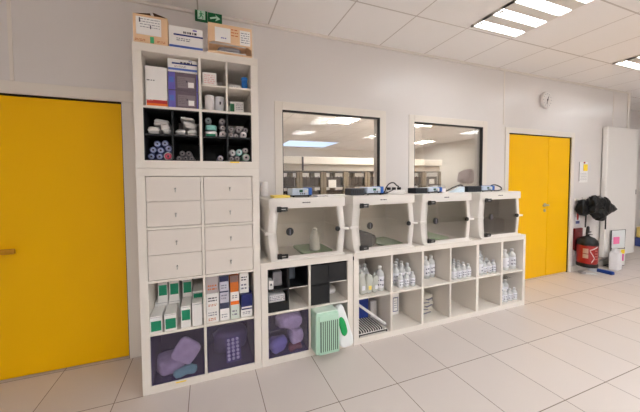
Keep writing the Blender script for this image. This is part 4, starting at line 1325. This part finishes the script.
t = thing('paper_notice', 'white paper notice with yellow sticky note pinned right of the double door', 'notice', (5.765, WY - 0.002, 1.345))
MB().box(0.0, 0.215, -0.0015, 0.0, 0.0, 0.31).build('sheet', M_PAPER, t)
MB().box(0.098, 0.205, -0.0035, -0.0017, 0.175, 0.275).build('sticky_note', M_POSTYEL, t)
lines(t, 0.03, 0.19, -0.0015, 0.03, 0.15, 5, M_GREYINK, .001, fill=.15)
MB().cyl((0.115, -0.0015, 0.300), (0.115, -0.010, 0.300), .012, seg=12).build('pin', M_RED, t)
MB().box(-0.010, 0.0, -0.004, 0.0, 0.02, 0.31).build('clip_rail', M_BOXG, t)

# ------------------------------------------------------------------ right corner
# tall white panel
t = thing('sliding_door', 'tall white sliding door with rounded edges in the right corner', 'door', (6.33, 0.385, 0.155))
MB().box(0, 0.90, 0, 0.062, 0, 2.055, .016, 3).build('panel_face', mat('panel_white', (230, 226, 222), .35), t)
MB().box(0.01, 0.16, 0.02, 0.0695, -0.02, 0.0).build('bottom_rail', M_BOXG, t)
MB().box(0.855, 0.885, -0.003, 0.001, 0.98, 1.06, .001).build('recessed_pull', M_BOXG, t)

# rail with hooks and black bags
t = thing('hook_rail', 'white hook rail on the wall carrying the black bags', 'hook rail', (5.665, WY, 1.085))
MB().box(0, 0.70, -0.012, -0.0005, -0.02, 0.02, .003).build('rail', M_TRIM, t)
for k in range(5):
    x = 0.05 + k * 0.15
    MB().tube([(x, -0.012, 0.0), (x, -0.045, -0.012), (x, -0.062, 0.006), (x, -0.062, 0.04)], .005).build('hook', M_METAL, t, True)
def blackbag(label, c, half, seed, rot, amp=.03, e=.75, name='black_bag', strap=None):
    t = thing(name, label, 'bag', c)
    MB().pillow((0, 0, 0), half, e, amp, 9, seed, sub=4, rot=rot).build('bag_body', M_BLACKBAG, t, True)
    if strap:
        MB().tube([Vector(p) - Vector(c) for p in strap], .008).build('strap', M_BLACK, t, True)
    return t
blackbag('crumpled black bag hanging at the left end of the hook rail', (5.705, 0.375, 0.985), (0.072, 0.055, 0.120), 3, RY(0.1), strap=[(5.74, 0.36, 0.93), (5.735, 0.355, 0.85), (5.74, 0.36, 0.68)])
midbag = blackbag('bulky crumpled black bag hanging in the middle of the hook rail', (5.905, 0.335, 0.985), (0.150, 0.065, 0.150), 7, RY(0.2), .045, .7)
MB().pillow((0.085, -0.030, -0.135), (0.095, 0.045, 0.085), .75, .03, 9, 9, sub=4, rot=RY(-0.1)).build('low_bag_bulge', M_BLACKBAG, midbag, True)  # separate low bag of the heap, joined to the middle bag
MB().tube([(0.165, -0.045, -0.12), (0.18, -0.045, -0.22), (0.18, -0.045, -0.345)], .008).build('strap', M_BLACK, midbag, True)
# pointed one
t = thing('black_bag', 'black bag stretched to a point at the right end of the hook rail', 'bag', (6.20, 0.315, 0.985))
b = MB()
r_ = bmesh.ops.create_icosphere(b.bm, subdivisions=4, radius=1.0)
for v in r_['verts']:
    p = v.co.copy()
    tt = (p.x + 1) / 2
    rad = Vector((p.y, p.z))
    rad = rad.normalized() if rad.length > 1e-5 else Vector((0, 0))
    hh = min(1.0, 6 * tt) ** .5 * (1 - tt) ** 0.9
    q_ = Vector((p.x * 0.21 + 0.05, rad.x * (0.055 * hh + .004), rad.y * (0.165 * hh + .004) - tt * 0.060))
    q_ += noise.noise_vector(q_ * 13 + Vector((4, 2, 9))) * .022 * hh
    v.co = q_
b.build('bag_body', M_BLACKBAG, t, True)

# sign and red call box
t = thing('safety_sign', 'small white and red sign above the dark red box', 'sign', (5.70, WY - 0.003, 0.715))
MB().box(0, 0.105, -0.002, 0, 0, 0.185, .0005).build('sign_plate', M_PAPER, t)
MB().box(0.030, 0.075, -0.0035, -0.0021, 0.065, 0.165).build('red_symbol', M_RED, t)
MB().box(0.005, 0.10, -0.0035, -0.0021, 0.006, 0.05).build('blue_strip', mat('muted_blue', (74, 80, 128), .5), t)
t = thing('wall_box', 'dark red box mounted on the wall behind the extinguisher', 'box', (5.655, WY - 0.001, 0.33))
MB().box(0, 0.20, -0.022, 0, 0, 0.325, .006).build('box_body', M_DKRED, t)
MB().box(0.06, 0.13, -0.024, -0.0221, 0.20, 0.26).build('emblem', mat('faded_red', (150, 60, 60), .5), t)

# fire extinguisher
EX, EY = 5.715, 0.322
t = thing('fire_extinguisher', 'red fire extinguisher with black cap hanging on the wall by the double door', 'fire extinguisher', (EX, EY, 0.115))
r = 0.106
MB().box(-0.03, 0.03, 0.100, 0.132, 0.20, 0.30, .003).build('wall_bracket', M_BLACK, t)
MB().lathe([(r * 1.0, 0.0), (r * 1.04, 0.006), (r * 1.04, 0.048), (r * .99, 0.055)], seg=32).build('foot_ring', M_BLACK, t, True)
MB().lathe([(r * .985, 0.052), (r, 0.07), (r, 0.305), (r * .97, 0.325)], seg=32).build('cylinder', M_EXTRED, t, True)
MB().lathe([(r * 1.03, 0.318), (r * 1.03, 0.345), (r * .93, 0.392), (r * .66, 0.425), (r * .3, 0.442), (r * .2, 0.450)], seg=32).build('cap', M_BLACK, t, True)
b = MB()
b.cyl((0, 0, 0.448), (0, 0, 0.475), .02, seg=14)
b.prism([(-0.02, 0.470), (0.095, 0.455), (0.10, 0.463), (-0.02, 0.485)], -0.012, 0.012)
b.prism([(-0.02, 0.488), (0.075, 0.500), (0.075, 0.507), (-0.02, 0.500)], -0.010, 0.010)
b.build('lever', M_BLACK, t)
b = MB()
b.tube([(-0.01, 0, 0.465), (-0.045, -0.01, 0.49), (-0.05, -0.015, 0.565), (-0.03, -0.015, 0.585), (-0.015, -0.012, 0.55), (-0.016, -0.01, 0.50)], .012)
b.build('hose', M_BLACK, t, True)
def on_cyl(name, a0, a1, z0, z1, m, rr=r * 1.006, skew=0.0, n_=6):
    bm_ = bmesh.new()
    a_, b_ = [], []
    for k in range(n_ + 1):
        a = a0 + (a1 - a0) * k / n_
        dz = skew * k / n_
        a_.append(bm_.verts.new((rr * math.cos(a), rr * math.sin(a), z0 + dz)))
        b_.append(bm_.verts.new((rr * math.cos(a), rr * math.sin(a), z1 + dz)))
    for k in range(n_):
        bm_.faces.new((a_[k], a_[k + 1], b_[k + 1], b_[k]))
    bmesh.ops.solidify(bm_, geom=bm_.faces[:], thickness=0.001)
    q = MB(); q.bm.free(); q.bm = bm_
    return q.build(name, m, t)
A = -2.36     # bearing of the viewer from the cylinder
M_XL = mat('label_cream', (226, 206, 184), .5)
on_cyl('label', A - .80, A - .28, 0.205, 0.275, M_XL)
on_cyl('label', A - .80, A - .28, 0.135, 0.195, M_XL)
for k in range(4):
    on_cyl('label', A + .38, A + .80, 0.120 + k * .04, 0.138 + k * .04, mat('label_pink', (214, 130, 120), .5))
on_cyl('pictogram', A - .15, A + .75, 0.245, 0.262, M_PAPER, skew=0.055)
on_cyl('pictogram', A - .15, A + .32, 0.235, 0.258, M_PAPER, skew=-0.10)
on_cyl('pictogram', A + .02, A + .36, 0.068, 0.090, M_PAPER, skew=0.07)

# floor brush, jug, holder, wire stand
t = thing('floor_brush', 'blue floor brush lying in front of the fire extinguisher', 'brush', (6.005, 0.300, 0), -1.60)
MB().box(-0.115, 0.140, -0.028, 0.028, 0.016, 0.046, .012).build('brush_head', mat('brush_back', (22, 62, 140), .4), t)
MB().box(-0.110, 0.135, -0.034, 0.034, 0.0, 0.022, .004).build('bristles', M_BRUSH, t)
t = thing('dustpan', 'pale dustpan lip lying left of the blue brush', 'dustpan', (5.70, 0.36, 0), -0.5)
MB().box(-0.02, 0.14, -0.06, 0.0, 0.0, 0.012, .004).build('pan', M_BOXW, t)
MB().box(-0.06, 0.0, -0.06, 0.0, 0.012, 0.030, .004).build('pan_rim', M_BOXG, t)
t = thing('beaker', 'small translucent beaker standing right of the extinguisher', 'beaker', (5.965, 0.365, 0))
MB().lathe([(0.042, 0), (0.046, 0.004), (0.052, 0.145), (0.055, 0.150)], seg=20).build('beaker_body', mat('cloudy_plastic', (204, 206, 212), .3), t, True)
t = thing('white_jug', 'white plastic jug standing in front of the wire stand', 'jug', (6.350, 0.275, 0), 0.1)
b = MB(); b.box(-0.078, 0.078, -0.050, 0.050, 0, 0.275, .022, 3)
auto_smooth(b.build('jug_body', mat('jug_white', (236, 234, 236), .35), t))
MB().lathe([(0.050, 0.272), (0.034, 0.300), (0.026, 0.306), (0.026, 0.320)], (-0.02, 0, 0), seg=18).build('neck', MATS['jug_white'], t, True)
MB().lathe([(0.030, 0.314), (0.030, 0.332), (0.026, 0.335)], (-0.02, 0, 0), seg=16).build('cap', MATS['jug_white'], t, True)
t = thing('wire_stand', 'black wire stand with clear pockets and pink notes on the floor', 'stand', (6.600, 0.345, 0), -0.10)
b = MB()
w_, h_ = 0.155, 0.585
b.tube([(-w_, 0, 0.008), (-w_, 0, h_), (w_, 0, h_), (w_, 0, 0.008), (-w_, 0, 0.008)], .0065, 8, smooth=False)
b.tube([(-w_, 0, 0.30), (w_, 0, 0.28)], .005, 8, smooth=False)
b.tube([(-w_, 0, 0.008), (-w_, 0.08, 0.008), (w_, 0.08, 0.008), (w_, 0, 0.008)], .0065, 8, smooth=False)
b.build('wire_frame', mat('wire_grey', (72, 70, 70), .4), t)
MB().box(-w_ + .006, w_ - .006, -0.004, 0.004, 0.305, h_ - .006).build('upper_pocket', M_FILM, t)
MB().box(-w_ + .006, w_ - .006, -0.012, 0.006, 0.016, 0.272, .004).build('lower_pocket', M_BOXW, t)
for (x0_, x1_, za, zb_, m_) in ((-0.13, 0.0, 0.37, 0.48, M_POSTPINK), (-0.04, 0.03, 0.16, 0.24, M_POSTPINK), (0.02, 0.11, 0.09, 0.20, mat('magenta_note', (226, 70, 160), .6)), (0.05, 0.13, 0.205, 0.27, M_POSTYEL), (-0.09, 0.0, 0.03, 0.10, mat('peach_note', (244, 200, 150), .6))):
    MB().box(x0_, x1_, -0.0165, -0.0125, za, zb_, .001).build('note', m_, t)
# crate far beyond the corner
t = thing('bin_far', 'small blue and yellow box on the floor beyond the right corner', 'box', (9.05, 0.80, 0))
t.name = 'small_box'
MB().box(-0.2, 0.2, -0.12, 0.12, 0, 0.18, .01).build('box_body', mat('far_blue', (60, 76, 140), .5), t)
MB().box(-0.19, 0.19, -0.11, 0.11, 0.181, 0.40, .02).build('box_lid', mat('far_yellow', (228, 200, 120), .5), t)

# ================================================================== laboratory beyond the windows
M_LABWALL = mat('lab_wall', (222, 218, 212), 0.5)
struct(MB().box(-3.2, 10.7, 8.2, 8.3, 0, HC).build('wall_lab_back', M_LABWALL))
struct(MB().box(9.0, 9.1, 1.1, 8.2, 0, HC).build('wall_lab_right', M_LABWALL))
struct(MB().box(-3.3, -3.2, 0.5, 8.2, 0, HC).build('wall_lab_left', M_LABWALL))
E_LAB = emit('lab_lamp_glow', (1.0, 0.97, 0.93), 76.0)
lamp(3.15, 3.65, 'ceiling light seen through the first window', E_LAB)
lamp(5.35, 3.35, 'ceiling light seen through the second window', E_LAB)
lamp(0.55, 3.75, 'ceiling light of the laboratory behind the tall unit', E_LAB)
lamp(3.15, 1.90, 'added unseen fill light of the laboratory above the first window', E_LAB)  # this and the next two: out of view, added to brighten the laboratory
lamp(5.35, 1.90, 'added unseen fill light of the laboratory above the second window', E_LAB)
lamp(7.30, 2.10, 'added unseen fill light of the laboratory behind the yellow double door', E_LAB)
lamp(7.60, 5.80, 'far ceiling light of the laboratory deep beyond the second window', E_LAB)
t = thing('skylight_panel', 'bluish skylight panel in the ceiling beyond the first window', 'skylight', (3.05, 6.3, HC))
MB().box(0, 1.9, 0, 1.3, -0.02, -0.0005).build('panel_rim', M_LAMPBODY, t)
MB().box(0.04, 1.86, 0.04, 1.26, -0.028, -0.02).build('diffuser', emit('sky_glow', (0.55, 0.68, 1.0), 1.3), t)
# wire-cage rack units
RY0 = 2.5
def rack_unit(x0, x1, label):
    t = thing('rack', label, 'rack', (x0, RY0, 0))
    W = x1 - x0
    for xx in (0.0, W - 0.05):
        for yy in (0.0, 0.55):
            MB().box(xx, xx + 0.05, yy, yy + 0.05, 0, 1.58).build('post', M_RACKPOST, t)
    for k in range(5):
        z = 0.25 + k * 0.26
        b = MB()
        b.box(0.05, W - 0.05, 0.01, 0.59, z, z + 0.022)
        b.build('shelf', M_RACK, t)
    for k in range(5):
        z = 0.295 + k * 0.26
        b = MB()
        b.box(0.07, W - 0.07, 0.06, 0.50, z - 0.022, z + 0.15, .01)
        b.build('cage_tray', mat('cage_brown', (66, 56, 50), .45, vary=.2, vscale=12), t)
        g = MB()
        nn = max(3, int((W - .1) / 0.07))
        for j in range(nn):
            xx = 0.07 + (W - .16) * j / (nn - 1)
            g.box(xx, xx + 0.012, 0.045, 0.058, z - 0.02, z + 0.16)
        g.build('cage_bars', M_RACK, t)
    MB().box(0.0, W, 0.0, 0.6, 1.582, 1.60).build('rack_top', M_RACK, t)
    return t
X = 1.55
names_ = ['first', 'second', 'third', 'fourth', 'fifth', 'sixth', 'seventh', 'eighth']
for k in range(8):
    rack_unit(X, X + 0.47, 'cage rack beyond the windows, %s from the left in its row' % names_[k])
    X += 0.48
M_HOOD = mat('hood_white', (242, 238, 232), 0.4)
t = thing('overhead_hood', 'long white hood running above the cage racks beyond the windows', 'hood', (1.2, RY0 - 0.05, 0))
MB().box(0, 4.15, 0, 0.70, 1.72, 1.85, .01).build('hood_body', M_HOOD, t)
MB().box(0.02, 4.13, 0.05, 0.12, 1.602, 1.72).build('hood_skirt', mat('skirt_grey', (178, 172, 164), .5), t)
for xx in (0.0, 4.09):
    MB().box(xx, xx + 0.06, 0.70, 0.76, 0, 1.85).build('hood_leg', M_LABWALL, t)
tag(MB().box(2.60, 2.76, RY0 - 0.012, RY0 - 0.002, 1.28, 1.43).build('paper_note', M_PAPER), 'white sheet hanging on the cage racks beyond the first window', 'paper')
tag(MB().box(5.03, 5.17, RY0 - 0.012, RY0 - 0.002, 1.33, 1.43).build('paper_note', M_PAPER), 'white sheet hanging on the cage racks beyond the second window', 'paper')
MB().box(0.85, 0.88, -0.015, -0.0005, 1.60, 1.845).build('handle_bar', M_INK, t)
t = thing('hanging_cloth', 'grey crumpled cloth hanging on the far wall beyond the second window', 'cloth', (8.93, 4.62, 1.52))
MB().pillow((0, 0, 0), (0.05, 0.30, 0.24), .7, .06, 5, 4, sub=4).build('cloth_body', M_CLOTH, t, True)
MB().cyl((0.069, 0, 0.26), (0.0, 0, 0.27), .015, seg=10).build('peg', M_METAL, t)

# ------------------------------------------------------------------ light and view
w = bpy.data.worlds.new('world')
SC.world = w
w.use_nodes = True
w.node_tree.nodes['Background'].inputs[0].default_value = (0.9, 0.92, 1.0, 1)
w.node_tree.nodes['Background'].inputs[1].default_value = 0.05
SC.view_settings.view_transform = 'Standard'
SC.view_settings.look = 'None'
SC.view_settings.exposure = 0.34
SC.view_settings.gamma = 1.0
SC.view_settings.use_curve_mapping = False
SC.cycles.use_denoising = True
SC.cycles.max_bounces = 12
SC.cycles.diffuse_bounces = 6
SC.cycles.transparent_max_bounces = 16
SC.cycles.sample_clamp_indirect = 8
